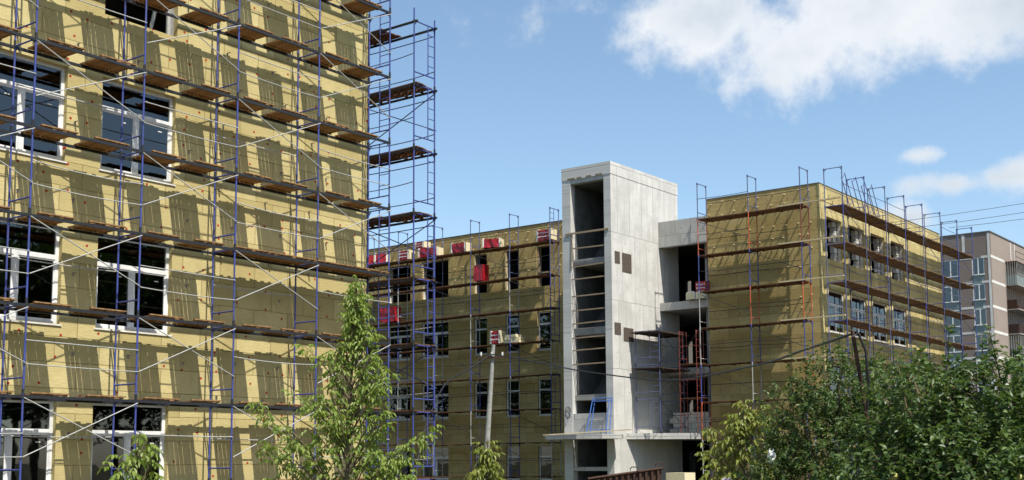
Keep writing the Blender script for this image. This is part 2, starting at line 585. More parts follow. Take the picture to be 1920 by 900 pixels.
for (a, b, c, d) in LH:
    if c < 13:
        window(lw, 'x', XW - .13, -1, a, b, c, d)
# unglazed top opening: bare plank leaning across
mb = MB()
mb.obox((XW - .35, 19.0, 14.2), (.02, 0, 0), (0, .05, .02), (0, .22, .95))
mb.box(XW - .36, XW - .30, 19.36, 19.455, 13.53, 15.83)
mb.build('temporary_plank', PALESTEEL, lw)
# fixing brackets for the cladding rails
bk = MB()
bk.box(0, .13, -.022, .022, 0, .006)
bk.box(0, .008, -.03, .03, -.07, .008)
bkm = bk.mesh('bracket', simple('dull_zinc_bracket', (.30, .28, .24), .6, .4, 0, .4, 20))
k = 0
for iz in range(18):
    for iy in range(8):
        y = 12.9 + iy * 1.62 + random.uniform(-.12, .12) + (.0 if iz % 2 else .5)
        z = 3.2 + iz * .93 + random.uniform(-.1, .1)
        if y > 26.3 or z > 17.5 or k >= 98 or any(h[0] - .15 < y < h[1] + .15 and h[2] - .15 < z < h[3] + .15 for h in LH):
            continue
        put('bracket', bkm, lw, (XW + .001, y, z))
        k += 1

# ------------------------------------------------------------------ scaffolds
FH = 2.0
def frame_mesh(depth, mat, H=FH, ladder=None, r=.024, joint=DARKSTEEL, bar=None):
    """frame in local axes: x = outward from the wall; inner post at 0, outer post at depth"""
    mb = MB()
    mb.tube([(0, 0, 0), (0, 0, H)], r)
    mb.tube([(depth, 0, 0), (depth, 0, H)], r)
    mb.tube([(r, 0, .34), (depth - r, 0, .34)], r * .85)
    mb.tube([(r, 0, H - .05), (depth - r, 0, H - .05)], r * .85)
    for s, x in ((1, 0), (-1, depth)):
        mb.tube([(x + s * .13, 0, H - .05), (x, 0, H - .20)], r * .6, 5)
    if ladder is not None:
        mb.tube([(ladder, 0, .34), (ladder, 0, H - .05)], r * .7)
        a, b = (ladder, depth)
        for i in range(1, 5):
            z = .34 + i * .33
            mb.tube([(a, 0, z), (b - r, 0, z)], r * .55, 5)
    mb.cur = 1
    for x in (0, depth):
        mb.tube([(x, 0, -.05), (x, 0, .09)], r * 1.35)
        mb.tube([(x, 0, H - .11), (x, 0, H - .02)], r * 1.5)
    return mb.mesh('frame', [mat, joint])

def panel_mesh(length, width, mat, across=True, nb=None, gap=.014, t=.032, seed=0, seams=(), edge=None):
    """deck panel in local axes: x outward (0..width), y along (0..length), top at z=0"""
    rr = random.Random(seed)
    mb = MB()
    if across:
        nb = nb or max(3, int(length / .125))
        w = length / nb
        for i in range(nb):
            ov = rr.choice((0, 0, 0, .02, rr.uniform(-.03, .03)))
            g = gap * rr.choice((.3, .5, .8, 1, 1.3))
            mb.box(-.03 + rr.uniform(-.02, .02), width + ov, i * w, (i + 1) * w - g, -t - rr.uniform(0, .004), -rr.uniform(0, .004))
        mb.cur = 1
        for x in (.12, width - .16):
            mb.box(x, x + .05, .0, length, -t - .035, -t - .005)
        mb.box(width - .03, width + .035, -.02, length + .03, .002, .032)
    else:
        nb = nb or 6
        w = width / nb
        for i in range(nb):
            a, b = -rr.uniform(0, .12), length + rr.uniform(0, .14)
            zz = rr.uniform(-.008, .008)
            mb.box(i * w, (i + 1) * w - gap * rr.choice((.5, 1, 2)), a, b, -t + zz, zz)
        mb.cur = 1
        for y in (.35, length * .5, length - .4):
            mb.box(.02, width - .02, y, y + .08, -t - .04, -t - .009)
    return mb.mesh('deck_panel', [mat, edge or mat])

def sag(a, b, s=.03, n=6):
    a, b = Vector(a), Vector(b)
    return [a.lerp(b, i / n) + Vector((0, 0, -s * 4 * (i / n) * (1 - i / n))) for i in range(n + 1)]

class Scaff:
    def __init__(s, loc, rz, label, depth):
        s.o = empty('scaffold', loc, label, 'scaffold', None)
        s.rz, s.loc, s.depth = rz, Vector(loc), depth
        s.R = Matrix.Rotation(rz, 4, 'Z')
        s.o.rotation_euler = (0, 0, rz)
    def W(s, x, y, z):
        return s.loc + (s.R @ Vector((x, y, z)))
    def part(s, me, x, y, z, tilt=(0, 0)):
        o = bpy.data.objects.new(me.name.split('.')[0], me)
        COL.objects.link(o)
        o.parent = s.o
        o.location = (x, y, z)
        o.rotation_euler = (tilt[0], tilt[1], 0)
        return o
    def rod(s, name, a, b, r, mat, sg=0.0, n=6):
        mb = MB()
        mb.tube(sag(a, b, sg) if sg else [a, b], r, n)
        o = bpy.data.objects.new(name, mb.mesh(name, mat))
        COL.objects.link(o)
        o.parent = s.o
        return o

# --- near scaffold: local x = +X outwards, local y = +Y along the wing
L = 2.878
Y0 = 14.738
sc1 = Scaff((-25.55, 0, 0), 0, 'tall near scaffold of bright blue tubes along the long face of the near wing', .86)
fm = frame_mesh(.86, BLUE)
fml = frame_mesh(.86, BLUE, ladder=.45)
PAN = [panel_mesh(random.uniform(.88, .99), .84, DECKWOOD, True, None, .0125, seed=i, edge=DECKWOOD) for i in range(8)]
PANL = [panel_mesh(1.42, .84, DECKWOOD, True, None, .006, seed=20 + i) for i in range(3)]
Z1 = lambda k: 5.968 + 2 * k - .03
for k in range(-3, 7):
    for n in range(-1, 5):
        if k == 6 and n < 1:
            pass
        y = Y0 + n * L
        s1 = fml if n == 4 else fm
        sc1.part(s1, 0, y, Z1(k) + .03, (random.uniform(-.004, .004), random.uniform(-.003, .003)))
for k in range(-2, 7):
    for n in range(-1, 4):
        y = Y0 + n * L
        z = Z1(k) + .0
        for xx, nm in ((.86, 'ledger'), (0, 'ledger')):
            mb = MB()
            mb.box(xx - .028, xx + .028, y + .03, y + L - .03, z - .075, z - .012)
            o = sc1.part(mb.mesh('ledger', DARKSTEEL), 0, 0, 0)
        full = (k == 1 and n >= 2) or (k == 3 and n == 3 and False)
        if full:
            for j in range(2):
                sc1.part(random.choice(PANL), .01, y + .03 + j * 1.41, z + .035)
        else:
            a = y + random.uniform(.20, .36)
            for j in range(2):
                if k == 5 and n == 1 and j == 1:
                    continue
                sc1.part(random.choice(PAN), random.uniform(-.02, .03), a, z + .035, (random.uniform(-.006, .006), 0))
                a += .97 + random.uniform(.26, .44)
rails = 0
for k in range(-3, 7):
    for n in range(-1, 4):
        y = Y0 + n * L
        z = Z1(k) + .03
        X = .86 + .045
        if (k + n) % 2 == 0 and not (k == 4 and n == 2) or (k == 4 and n == 3):
            sc1.rod('cross_brace', (X, y, z + 1.90), (X, y + L, z + .66), .0135, PALESTEEL)
            sc1.rod('cross_brace', (X + .035, y, z + .62), (X + .035, y + L, z + 1.88), .0135, PALESTEEL)
            if n in (0, 2):
                sc1.rod('guard_rail', (-.04, y, z + 1.1), (-.04, y + L, z + 1.1), .015, PALESTEEL, .02)
        else:
            sc1.rod('guard_rail', (X, y, z + 1.16), (X, y + L, z + 1.13), .0135, PALESTEEL, random.uniform(.0, .06))
            if (k + 2 * n) % 3:
                sc1.rod('guard_rail', (X, y, z + .64), (X, y + L, z + .62), .0125, PALESTEEL, random.uniform(.0, .05))
            if (k * 3 + n) % 4 == 0:
                sc1.rod('guard_rail', (X, y, z + 1.86), (X, y + L, z + 1.83), .015, PALESTEEL, .02)
for n in (-1, 0, 1, 2, 3, 4):        # screw feet
    for xx in (0, .86):
        mb = MB()
        mb.tube([(xx, Y0 + n * L, 0), (xx, Y0 + n * L, .1)], .02)
        mb.box(xx - .08, xx + .08, Y0 + n * L - .08, Y0 + n * L + .08, -.0, .012)
        sc1.part(mb.mesh('foot', DARKSTEEL), 0, 0, 0.004)

# --- end scaffold round the corner of the wing: outward = +Y, runs along X
sc2 = Scaff((0, 27.2, 0), PI / 2, 'bright blue scaffold tower with ladder rungs past the end of the near wing', .95)
# local x -> +Y world, local y -> -X world
fe = frame_mesh(.95, BLUE, ladder=.64)
for k in range(-3, 6):
    for yy in (24.57, 27.45, 30.33):
        if k == 5:
            mb = MB()
            for x in (0, .95):
                mb.tube([(x, 0, 0), (x, 0, .22 if x else .35)], .024)
            sc2.part(mb.mesh('post_end', BLUE), 0, yy, Z1(k) + .03)
        else:
            sc2.part(fe if True else fm, 0, yy, Z1(k) + .03)
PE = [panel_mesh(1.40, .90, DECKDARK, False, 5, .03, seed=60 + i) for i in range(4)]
for k in range(-2, 6):
    z = Z1(k)
    for b, yy in enumerate((24.57, 27.45)):
        for xx in (.03, .92):
            mb = MB()
            mb.box(xx - .025, xx + .025, yy - .12, yy + 2.85, z - .075, z - .012)
            sc2.part(mb.mesh('ledger', DARKSTEEL), 0, 0, 0)
        for j in range(2):
            if k == 5 and b == 0 and j == 0:
                continue
            sc2.part(random.choice(PE), .03, yy + .03 + j * 1.42, z + .04, (random.uniform(-.012, .012), 0))
for k in range(-3, 5):
    z = Z1(k) + .03
    for b, yy in enumerate((24.57, 27.45)):
        X = .95 + .03
        sc2.rod('guard_rail', (X, yy, z + 1.72), (X, yy + 2.88, z + 1.72), .015, PALESTEEL if k < 1 else BLUEGREY, .02)
        sc2.rod('guard_rail', (X, yy, z + .58), (X, yy + 2.88, z + .58), .015, PALESTEEL if k < 1 else BLUEGREY, .05)
        sc2.rod('guard_rail', (-.03, yy, z + .9), (-.03, yy + 2.88, z + .9), .014, BLUEGREY, .06)
        if k % 2 == 1:
            sc2.rod('cross_brace', (X + .03, yy, z + 1.9), (X + .03, yy + 2.88, z + .7), .0165, BLUEGREY)
            sc2.rod('cross_brace', (X + .06, yy, z + .7), (X + .06, yy + 2.88, z + 1.9), .0165, BLUEGREY)

# --- far scaffolds share their levels
ZB = lambda k: 15.58 - 2.0 * k            # k = 0 topmost deck
def far_scaffold(loc, rz, label, depth, stations, colours, deck, nlev=8, rmat=DARKSTEEL, extra=None, r=.027, ladder_at=None, foot=True):
    s = Scaff(loc, rz, label, depth)
    cache = {}
    for i, y in enumerate(stations):
        for k in range(-1, nlev):
            z = ZB(k) - FH
            mat = colours(i, k)
            key = (mat.name, ladder_at == i)
            if key not in cache:
                cache[key] = frame_mesh(depth, mat, ladder=(depth * .55 if ladder_at == i else None), r=r, joint=mat)
            if z < -.3:
                continue
            z0 = max(z, 0)
            s.part(cache[key], 0, y, z0 + .02, (random.uniform(-.005, .005), random.uniform(-.006, .006)))
    for k in range(0, nlev):
        z = ZB(k)
        if z < .5:
            continue
        for a, b in zip(stations[:-1], stations[1:]):
            lo, hi = min(a, b), max(a, b)
            me = panel_mesh(hi - lo - .02, depth * .98, deck[0], deck[1], None if deck[1] else 5, .02, .045, seed=random.randint(0, 999))
            s.part(me, .0, lo + .01, z + .03 + random.uniform(-.03, .02), (random.uniform(-.008, .008), 0))
            if (k + int(lo)) % 2 == 0:
                s.rod('cross_brace', (depth + .03, lo, z - .15), (depth + .03, hi, z - 1.35), .017, rmat, 0, 5)
            s.rod('guard_rail', (-.02, lo, z + 1.0), (-.02, hi, z + 1.03), .016, rmat, random.uniform(0, .09), 5)
            if random.random() < .6:
                s.rod('guard_rail', (depth + .03, lo, z + 1.1), (depth + .03, hi, z + 1.1), .016, rmat, random.uniform(0, .07), 5)
    return s
# courtyard facade of the rear block (faces -Y): local x -> -Y, local y -> +X
BX = [-60.6, -57.5, -54.45, -51.4, -48.33, -45.25, -42.2]
def colB(i, k):
    return BLUEGREY if k < 1 else (BLUE if (i + k) % 3 else PALESTEEL)
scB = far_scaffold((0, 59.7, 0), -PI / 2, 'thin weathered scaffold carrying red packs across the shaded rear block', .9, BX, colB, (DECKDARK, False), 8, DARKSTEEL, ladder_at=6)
RX = [-32.2, -29.17, -26.2]
def colR(i, k):
    tab = [[BLUEGREY, ORANGE, BLUE, PALESTEEL, PALESTEEL, BLUE, ORANGE, PALESTEEL, ORANGE],
           [BLUEGREY, ORANGE, BLUE, ORANGE, BLUE, PALESTEEL, BLUEGREY, BLUEGREY, BLUE],
           [BLUEGREY, REDPAINT, BLUE, ORANGE, BLUE, ORANGE, BLUEGREY, BLUE, BLUE]]
    return tab[i][(k + 1) % 9]
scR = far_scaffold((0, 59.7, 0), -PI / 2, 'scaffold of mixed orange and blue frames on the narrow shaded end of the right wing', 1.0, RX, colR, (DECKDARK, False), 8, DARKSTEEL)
SY = [60.0, 63.0, 66.0, 69.0, 72.0, 75.2, 78.4, 81.4]
scS = far_scaffold((-25.42, 0, 0), 0, 'long blue grey scaffold receding along the sunlit side of the right wing', .98, SY, lambda i, k: BLUEGREY if (i + k) % 3 else BLUE, (DECKSIDE, True), 8, BLUEGREY)
# pale new boards tying the two right-hand scaffolds at the corner
for k in range(0, 5):
    z = ZB(k) + .05
    mb = MB()
    mb.obox((-25.75, 58.72, z + .03), (1.75, .0, .012), (0, .06, 0), (0, 0, .035))
    mb.build('corner_board', NEWWOOD, scR.o)

# ------------------------------------------------------------------ rear block (faces -Y) at Y = 60.1
YB = 60.1
ZW = [(13.1, 15.58), (9.2, 11.55), (5.24, 7.5), (1.37, 3.42)]
BC = [(-56.6, -54.55), (-53.55, -51.25), (-49.12, -48.06), (-46.6, -45.57), (-44.15, -43.1)]
BH = [(a, b, z0, z1) for (a, b) in BC for (z0, z1) in ZW]
rb = empty('school_block', (-50, 66, 0), 'shaded rear block clad in yellow wool across the courtyard, left of the concrete tower', 'building')
mb = MB()
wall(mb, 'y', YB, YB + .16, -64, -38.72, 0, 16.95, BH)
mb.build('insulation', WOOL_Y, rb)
mb = MB()
wall(mb, 'y', YB + .162, YB + .5, -64, -38.72, 0, 16.9, BH)
mb.box(-64, -38.72, 71, 71.4, 0, 16.9)
mb.box(-64, -63.7, YB + .502, 70.998, 0, 16.9)
mb.build('masonry_wall', BLOCK, rb)
mb = MB()
for z in (.3, 4.1, 8.0, 11.9):
    mb.box(-63.69, -38.73, YB + .503, 70.99, z, z + .28)
mb.box(-63.69, -38.73, 65.6, 65.8, .6, 15.6)
for x in (-58, -50.5, -47.3, -42):
    mb.box(x, x + .2, YB + .51, 65.59, .6, 15.6)
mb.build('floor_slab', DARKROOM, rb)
mb = MB()
mb.box(-64.1, -38.71, YB + .17, 71.5, 16.0, 16.3)
mb.box(-64.1, -38.73, YB - .03, YB + .55, 16.953, 17.0)
mb.build('roof', ROOFM, rb)
for (a, b) in BC:
    for (z0, z1) in ZW[1:]:
        window(rb, 'y', YB + .13, 1, a, b, z0, z1, 'three' if b - a > 1.5 else 'two')
for (a, b) in BC[1:4]:
    jb = MB()
    jb.box(a - .005, a + .09, YB + .02, YB + .12, 13.12, 15.56)
    jb.build('door_lining', NEWWOOD, rb)
jb = MB()
jb.box(-44.14, -44.04, YB + .05, YB + .2, 13.11, 15.57)
jb.box(-43.2, -43.11, YB + .05, YB + .2, 13.11, 15.57)
jb.box(-44.04, -43.20, YB + .06, YB + .19, 13.9, 14.0)
jb.build('timber_frame', GUARDWOOD, rb)
# protruding cladding anchors
pm = MB()
pm.box(-.026, .026, -.012, 0, -.035, .035)
pm.box(-.028, .028, -.17, -.016, -.02, .02)
pgm = pm.mesh('anchor', NEWWOOD)
def anchors(parent, xs, zs, y, skip, lim=98):
    c = 0
    for z in zs:
        for x in xs:
            xx, zz = x + random.uniform(-.16, .16), z + random.uniform(-.09, .09)
            if c >= lim or any(h[0] - .1 < xx < h[1] + .1 and h[2] - .1 < zz < h[3] + .1 for h in skip):
                continue
            put('anchor', pgm, parent, (xx, y - .001, zz))
            c += 1
anchors(rb, [-42.3 - i * .85 for i in range(19)], [16.65, 16.0, 14.9, 14.2, 12.4], YB, BH)

# ------------------------------------------------------------------ right wing
XR = -25.77
RC = [(60.92, 62.98), (63.95, 66.1), (67.05, 69.25), (70.2, 72.35)]
RZ = [(13.0, 15.27), (9.12, 11.37), (5.2, 7.45), (1.4, 3.6)]
RH = [(a, b, z0, z1) for (a, b) in RC for (z0, z1) in RZ]
rw = empty('school_wing', (-29, 70, 0), 'right wing clad in yellow wool, with shaded narrow end and long sunlit side', 'building')
mb = MB()
wall(mb, 'x', XR, XR - .10, YB, 79.0, 0, 16.9, RH)
mb.build('insulation', WOOL_X, rw)
mb = MB()
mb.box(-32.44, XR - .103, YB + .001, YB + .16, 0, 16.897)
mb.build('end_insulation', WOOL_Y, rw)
mb = MB()
wall(mb, 'x', XR - .103, XR - .27, YB + .5, 78.8, 0, 16.8, RH)
mb.box(-32.3, XR - .603, YB + .163, YB + .497, 0, 16.8)
mb.box(-32.3, -32.0, YB + .5, 78.8, 0, 16.8)
mb.box(-31.99, XR - .603, 78.5, 78.8, 0, 16.8)
mb.build('masonry_wall', BLOCK, rw)
mb = MB()
for z in (.3, 4.1, 7.9, 11.8):
    mb.box(-31.99, XR - .61, YB + .51, 78.49, z, z + .28)
mb.box(-30.6, -30.4, YB + .51, 78.4, .6, 15.5)
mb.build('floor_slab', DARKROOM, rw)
mb = MB()
mb.box(-32.4, XR - .2, YB + .2, 78.9, 15.55, 15.8)
mb.box(-32.42, XR + .02, YB - .02, YB + .5, 16.903, 16.94)
mb.box(XR - .5, XR + .02, YB + .503, 79.02, 16.903, 16.94)
mb.build('roof', ROOFM, rw)
for (a, b) in RC:
    for (z0, z1) in RZ[1:]:
        window(rw, 'x', XR - .07, -1, a, b, z0, z1)
for (a, b) in RC:     # rough brick piers seen in the deep openings
    mb = MB()
    for q in range(8):
        z = 13.02 + q * .28
        w = random.uniform(.16, .42)
        mb.box(XR - .55, XR - .30, b - w - .12, b - .02, z, z + .25)
    mb.build('brick_pier', BLOCK, rw)
for (a, b) in RC:     # casing strips beside the openings
    for (z0, z1) in RZ[:3]:
        mb = MB()
        mb.box(XR + .002, XR + .03, a - .28, a - .06, z0 - .1, z1 + .12)
        mb.build('casing_strip', WOOLCUT, rw)
anchors(rw, [-26.3 - i * .72 for i in range(9)], [16.6, 16.0, 14.9, 14.2, 13.6, 12.6, 11.0, 10.4], YB, [])
bk2 = bkm
for iy in range(26):
    put('bracket', bkm, rw, (XR + .001, 60.6 + iy * .7, 16.45 + random.uniform(-.05, .05)))
# a stack of spare blue frames leaning on the parapet
lf = MB()
for (y) in (0, .55):
    lf.tube([(0, y, 0), (0, y, 2.0)], .022)
lf.tube([(0, 0, .3), (0, .55, .3)], .018)
lf.tube([(0, 0, 1.92), (0, .55, 1.92)], .018)
lfm = lf.mesh('leaning_frame', BLUEGREY)
for i, (y, wd) in enumerate(((61.3, 'nearest the corner'), (62.7, 'second from the corner'), (64.1, 'third from the corner'), (65.0, 'farthest from the corner'))):
    o = put('leaning_frame', lfm, None, (-25.0, y, 15.66), (math.radians(-14), 0, 0))
    o.rotation_euler = (math.radians(random.uniform(30, 36)), 0, math.radians(random.uniform(-4, 4)))
    o.location = (-24.95, y + 1.0, 15.66)
    tag(o, 'spare frame leaning on the right wing top deck, ' + wd, 'frame', 'spare frames leaning on the top deck')

# ------------------------------------------------------------------ concrete stair tower
TX0, TX1, TY0, TY1, TT = -38.7, -35.5, 55.1, 62.3, 18.64
tw = empty('stair_tower', (-37.1, 58.5, 0), 'tall unfinished grey concrete stair tower with an open front bay', 'tower')
mb = MB()
mb.box(TX1 - .44, TX1, TY0 + .003, TY1, 0, 17.95)
mb.build('side_wall', CONC_X, tw)
mb = MB()
mb.box(TX0, TX0 + .56, TY0 + .003, TY1, 0, 17.95)
mb.build('side_wall', CONC_X, tw)
mb = MB()
mb.box(TX0 + .56, TX1 - .44, TY1 - .35, TY1 - .002, 0, 17.95)
mb.box(TX0 + .561, TX0 + .60, TY0 + .42, TY1 - .352, 0, 17.7)  # thin linings over the inner faces, their colour carries the shade
mb.box(TX1 - .48, TX1 - .441, TY0 + .42, TY1 - .352, 0, 17.7)
mb.box(TX0 + .602, TX1 - .482, TY0 + .42, TY1 - .352, 17.705, 17.94)
mb.build('back_wall', CONC_IN, tw)
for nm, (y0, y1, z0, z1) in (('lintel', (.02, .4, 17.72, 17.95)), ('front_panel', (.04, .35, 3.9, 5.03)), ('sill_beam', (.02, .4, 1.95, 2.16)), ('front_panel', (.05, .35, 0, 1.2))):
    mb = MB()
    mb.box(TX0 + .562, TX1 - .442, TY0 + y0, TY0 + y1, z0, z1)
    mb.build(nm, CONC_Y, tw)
mb = MB()
mb.box(TX0 - .02, TX1 + .02, TY0 - .02, TY1 + .02, 17.953, TT)
mb.build('parapet_cap', CONC_X, tw)
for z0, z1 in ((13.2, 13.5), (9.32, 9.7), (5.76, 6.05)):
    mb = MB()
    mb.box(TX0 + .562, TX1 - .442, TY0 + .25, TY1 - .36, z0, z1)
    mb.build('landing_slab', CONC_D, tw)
for z0, z1 in ((13.5, 17.0), (9.7, 13.2), (6.05, 9.32)):
    mb = MB()      # sloping flight inside
    mb.obox((TX0 + 1.1, TY0 + 3.6, (z0 + z1) / 2), (.5, 0, 0), (0, 1.6, (z1 - z0) / 2), (0, -.08, .1))
    mb.build('stair_flight', CONC_IN, tw)
for z in (14.93, 14.09, 13.1, 12.39, 11.45, 10.66, 9.95, 9.16, 8.49, 7.71):
    mb = MB()
    e = .25 if z > 14.9 else .0
    mb.obox(((TX0 + TX1) / 2 + .05, TY0 + .06, z), (1.12 + e, 0, random.uniform(-.02, .03)), (0, .025, 0), (0, 0, .034))
    if z > 14.9:
        mb.obox(((TX0 + TX1) / 2 + .05, TY0 - .03, z), (1.4, 0, .0), (0, .025, 0), (0, 0, .05))
    mb.build('guard_board', GUARDWOOD, tw)
mb = MB()
mb.tube([(TX0 + .60, TY0 - .01, 13.0), (TX0 + .66, TY0 - .01, 15.0)], .035, 5)
mb.build('guard_post', GUARDWOOD, tw)
for (y0, y1, z0, z1) in ((55.42, 55.92, 13.1, 13.75), (56.16, 57.1, 12.7, 13.75), (55.3, 55.92, 9.22, 9.86), (56.2, 57.2, 8.92, 9.66)):
    mb = MB()
    mb.box(TX1 + .001, TX1 + .02, y0, y1, z0, z1)
    mb.build('blocking_board', STAMP, tw)
# recess streak below the cap
STAIN = simple('wet_timber_strip', (.22, .17, .11), .9)
for i in range(6):
    y = 56.5 + i * .95
    mb = MB()
    mb.box(TX1 + .002, TX1 + .012, y, y + random.uniform(.3, .8), 17.98, 18.02)
    mb.build('joint_strip', STAIN, tw)
for i in range(4):
    x = -38.3 + i * .62
    mb = MB()
    mb.box(x, x + random.uniform(.3, .5), TY0 - .03, TY0 - .021, 17.97, 18.05)
    mb.build('joint_strip', STAIN, tw)
# curl of reinforcing wire on the front
mb = MB()
pts = []
for i in range(40):
    t = i / 39 * 5 * PI
    pts.append((-38.42 + .2 * math.cos(t) * (1 - i / 90), TY0 - .03 - i * .002, 5.1 + .32 * math.sin(t)))
mb.tube(pts, .012, 5)
mb.build('wire_coil', DARKSTEEL, tw)
# canopy slab over the entrance and rounded balcony to the right
cp = MB()
def plate(mb, poly, z0, z1):
    n = len(poly)
    vs = [(x, y, z0) for x, y in poly] + [(x, y, z1) for x, y in poly]
    mb.add(vs, [tuple(reversed(range(n))), tuple(range(n, 2 * n))] + [(i, (i + 1) % n, n + (i + 1) % n, n + i) for i in range(n)])
plate(cp, [(-39.1, TY0 - .003), (-38.75, 53.4), (-36.4, 52.9), (-35.0, 53.2), (-34.5, 53.7), (-34.45, 54.2), (-34.9, TY0 - .003)], 3.62, 3.86)
cp.build('canopy_slab', CONC_Y, tw)

# ------------------------------------------------------------------ open frame between the tower and the right wing
lk = empty('concrete_frame', (-34, 62, 0), 'dark open concrete storeys between the tower and the right wing', 'building')
mb = MB()
mb.box(TX1 + .003, -32.443, YB - .05, YB + .35, 14.54, 16.0)
mb.build('roof_beam', CONC_Y, lk)
mb = MB()
mb.box(TX1 + .003, -32.443, YB + .353, 68.5, 15.4, 15.7)
mb.box(-42, TX1 + .001, TY1 + .003, 68.5, 15.4, 15.7)
mb.build('roof_slab', CONC_D, lk)
for z0, z1, y0 in ((10.9, 11.35, YB - .02), (7.25, 7.6, YB - .02)):
    mb = MB()
    mb.box(TX1 + .003, -32.443, y0, 68.5, z0, z1)
    mb.box(-42, TX1 + .001, TY1 + .003, 68.5, z0, z1)
    mb.build('floor_slab', CONC_Y, lk)
mb = MB()
arc = [(-35.497, 56.3), (-35.0, 56.75), (-34.4, 57.3), (-33.7, 57.9), (-33.0, 58.55), (-32.46, 59.1), (-32.46, 68.5), (-35.497, 68.5)]
plate(mb, arc, 3.63, 3.95)
mb.build('balcony_slab', CONC_Y, lk)
SLOT = [(-39.2, -38.75, 11.9, 14.2), (-39.2, -38.8, 8.2, 9.9), (-39.15, -38.75, 4.5, 6.6), (-39.1, -38.65, .6, 3.2), (-36.9, -35.9, 8.2, 9.4)]
SLOT = [(-38.55, -38.15, 11.9, 13.9), (-38.6, -38.15, 8.55, 10.0), (-38.6, -38.2, 4.9, 6.4), (-38.55, -38.1, 1.3, 3.1)]
mb = MB()
wall(mb, 'y', 68.5, 68.8, -42, -32.4, 0, 15.7, SLOT)
mb.box(-42.3, -42, 62.5, 68.8, 0, 15.7)
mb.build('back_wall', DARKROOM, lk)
mb = MB()
for (x, y) in ((-34.4, 64.5), (-33.0, 60.9)):
    mb.box(x, x + .35, y, y + .35, 0, 15.4)
mb.build('column', CONC_D, lk)
mb = MB()          # unfinished block parapet on the balcony
rr = random.Random(3)
for row in range(4):
    x = -35.2 + .25 * (row % 2)
    while x < -32.9:
        w = .55
        if not (row == 3 and rr.random() < .3):
            mb.box(x, min(x + w, -32.6), 60.4 + rr.uniform(-.02, .02), 60.65, 3.953 + row * .3, 3.953 + row * .3 + .28)
        x += w + .02
mb.build('block_parapet', BLOCK, lk)

# scaffold in the gap, beside the tower's side face
sg = Scaff((-35.2, 0, 3.95), 0, 'small dark blue scaffold on the balcony slab beside the tower, decks widened for shade', 1.5)
for k in range(0, 3):
    for y in (56.9, 59.5):
        sg.part(frame_mesh(1.5, BLUEGREY, ladder=.9 if y < 57 else None, H=1.85), 0, y, k * 1.85)
for z in (3.5, 5.45):  # upper planks added and both decks widened to shade the tower's side face
    me = panel_mesh(3.3, 1.75, OLDWOOD, False, 8, .01, .05, seed=int(z * 10))
    sg.part(me, -.15, 56.75, z)
for k in range(3):
    sg.rod('guard_rail', (1.54, 56.9, k * 1.85 + 1.0), (1.54, 59.5, k * 1.85 + 1.0), .016, DARKSTEEL, .04)
    sg.rod('cross_brace', (1.55, 56.9, k * 1.85 + .3), (1.55, 59.5, k * 1.85 + 1.6), .016, DARKSTEEL)
    sg.rod('cross_brace', (1.58, 59.5, k * 1.85 + .3), (1.58, 56.9, k * 1.85 + 1.6), .016, DARKSTEEL)
# red scaffold column in the gap
so_ = Scaff((-33.4, 59.3, 3.95), -PI / 2, 'narrow red scaffold column in the dark gap beside the right wing', .8)
for k in range(0, 3):
    for y in (0.0, 1.05):
        so_.part(frame_mesh(.8, REDPAINT, ladder=.45, H=1.85, r=.021, joint=REDPAINT), 0, y, k * 1.85)
for k in range(3):
    so_.rod('guard_rail', (.8, 0, k * 1.85 + 1.0), (.8, 1.05, k * 1.85 + 1.0), .018, REDPAINT)
    so_.rod('cross_brace', (.82, 0, k * 1.85 + .3), (.82, 1.05, k * 1.85 + 1.6), .016, DARKSTEEL)
so_.part(panel_mesh(1.3, .8, DECKDARK, False, 5, .02, .045, seed=9), 0, -.1, 1.9)
so_.part(panel_mesh(1.3, .8, DECKDARK, False, 5, .02, .045, seed=9), 0, -.1, 3.75)

# pair of blue frames leaning on the tower front
for i, (dx, lab) in enumerate(((0, 'front blue frame of the pair leaning on the tower above the canopy'), (.22, 'rear blue frame of the pair leaning on the tower above the canopy'))):
    mb = MB()
    for x in (-.62, .62):
        mb.tube([(x, 0, 0), (x * .86, .55 - i * .12, 1.95)], .026)
    mb.tube([(-.56, .5 - i * .11, 1.78), (.56, .5 - i * .11, 1.78)], .022)
    mb.tube([(-.6, .08, .25), (.6, .08, .25)], .018)
    mb.tube([(-.56, .55 - i * .12, 1.93), (.56, .55 - i * .12, 1.93)], .022)
    o = mb.build('leaning_frame', simple('bright_blue_paint', (.06, .16, .48), .45, .4, 0, .3, 9), None, loc=(-36.15 + dx * .4, 54.35 + dx, 3.865))
    tag(o, lab, 'frame', 'blue frames leaning on the tower')
mb = MB()
mb.obox((-36.6, 54.15, 3.98), (2.6, .3, .10), (0, .05, 0), (0, 0, .025))
tag(mb.build('loose_board', NEWWOOD), 'pale loose board lying on the canopy slab in front of the tower', 'board')

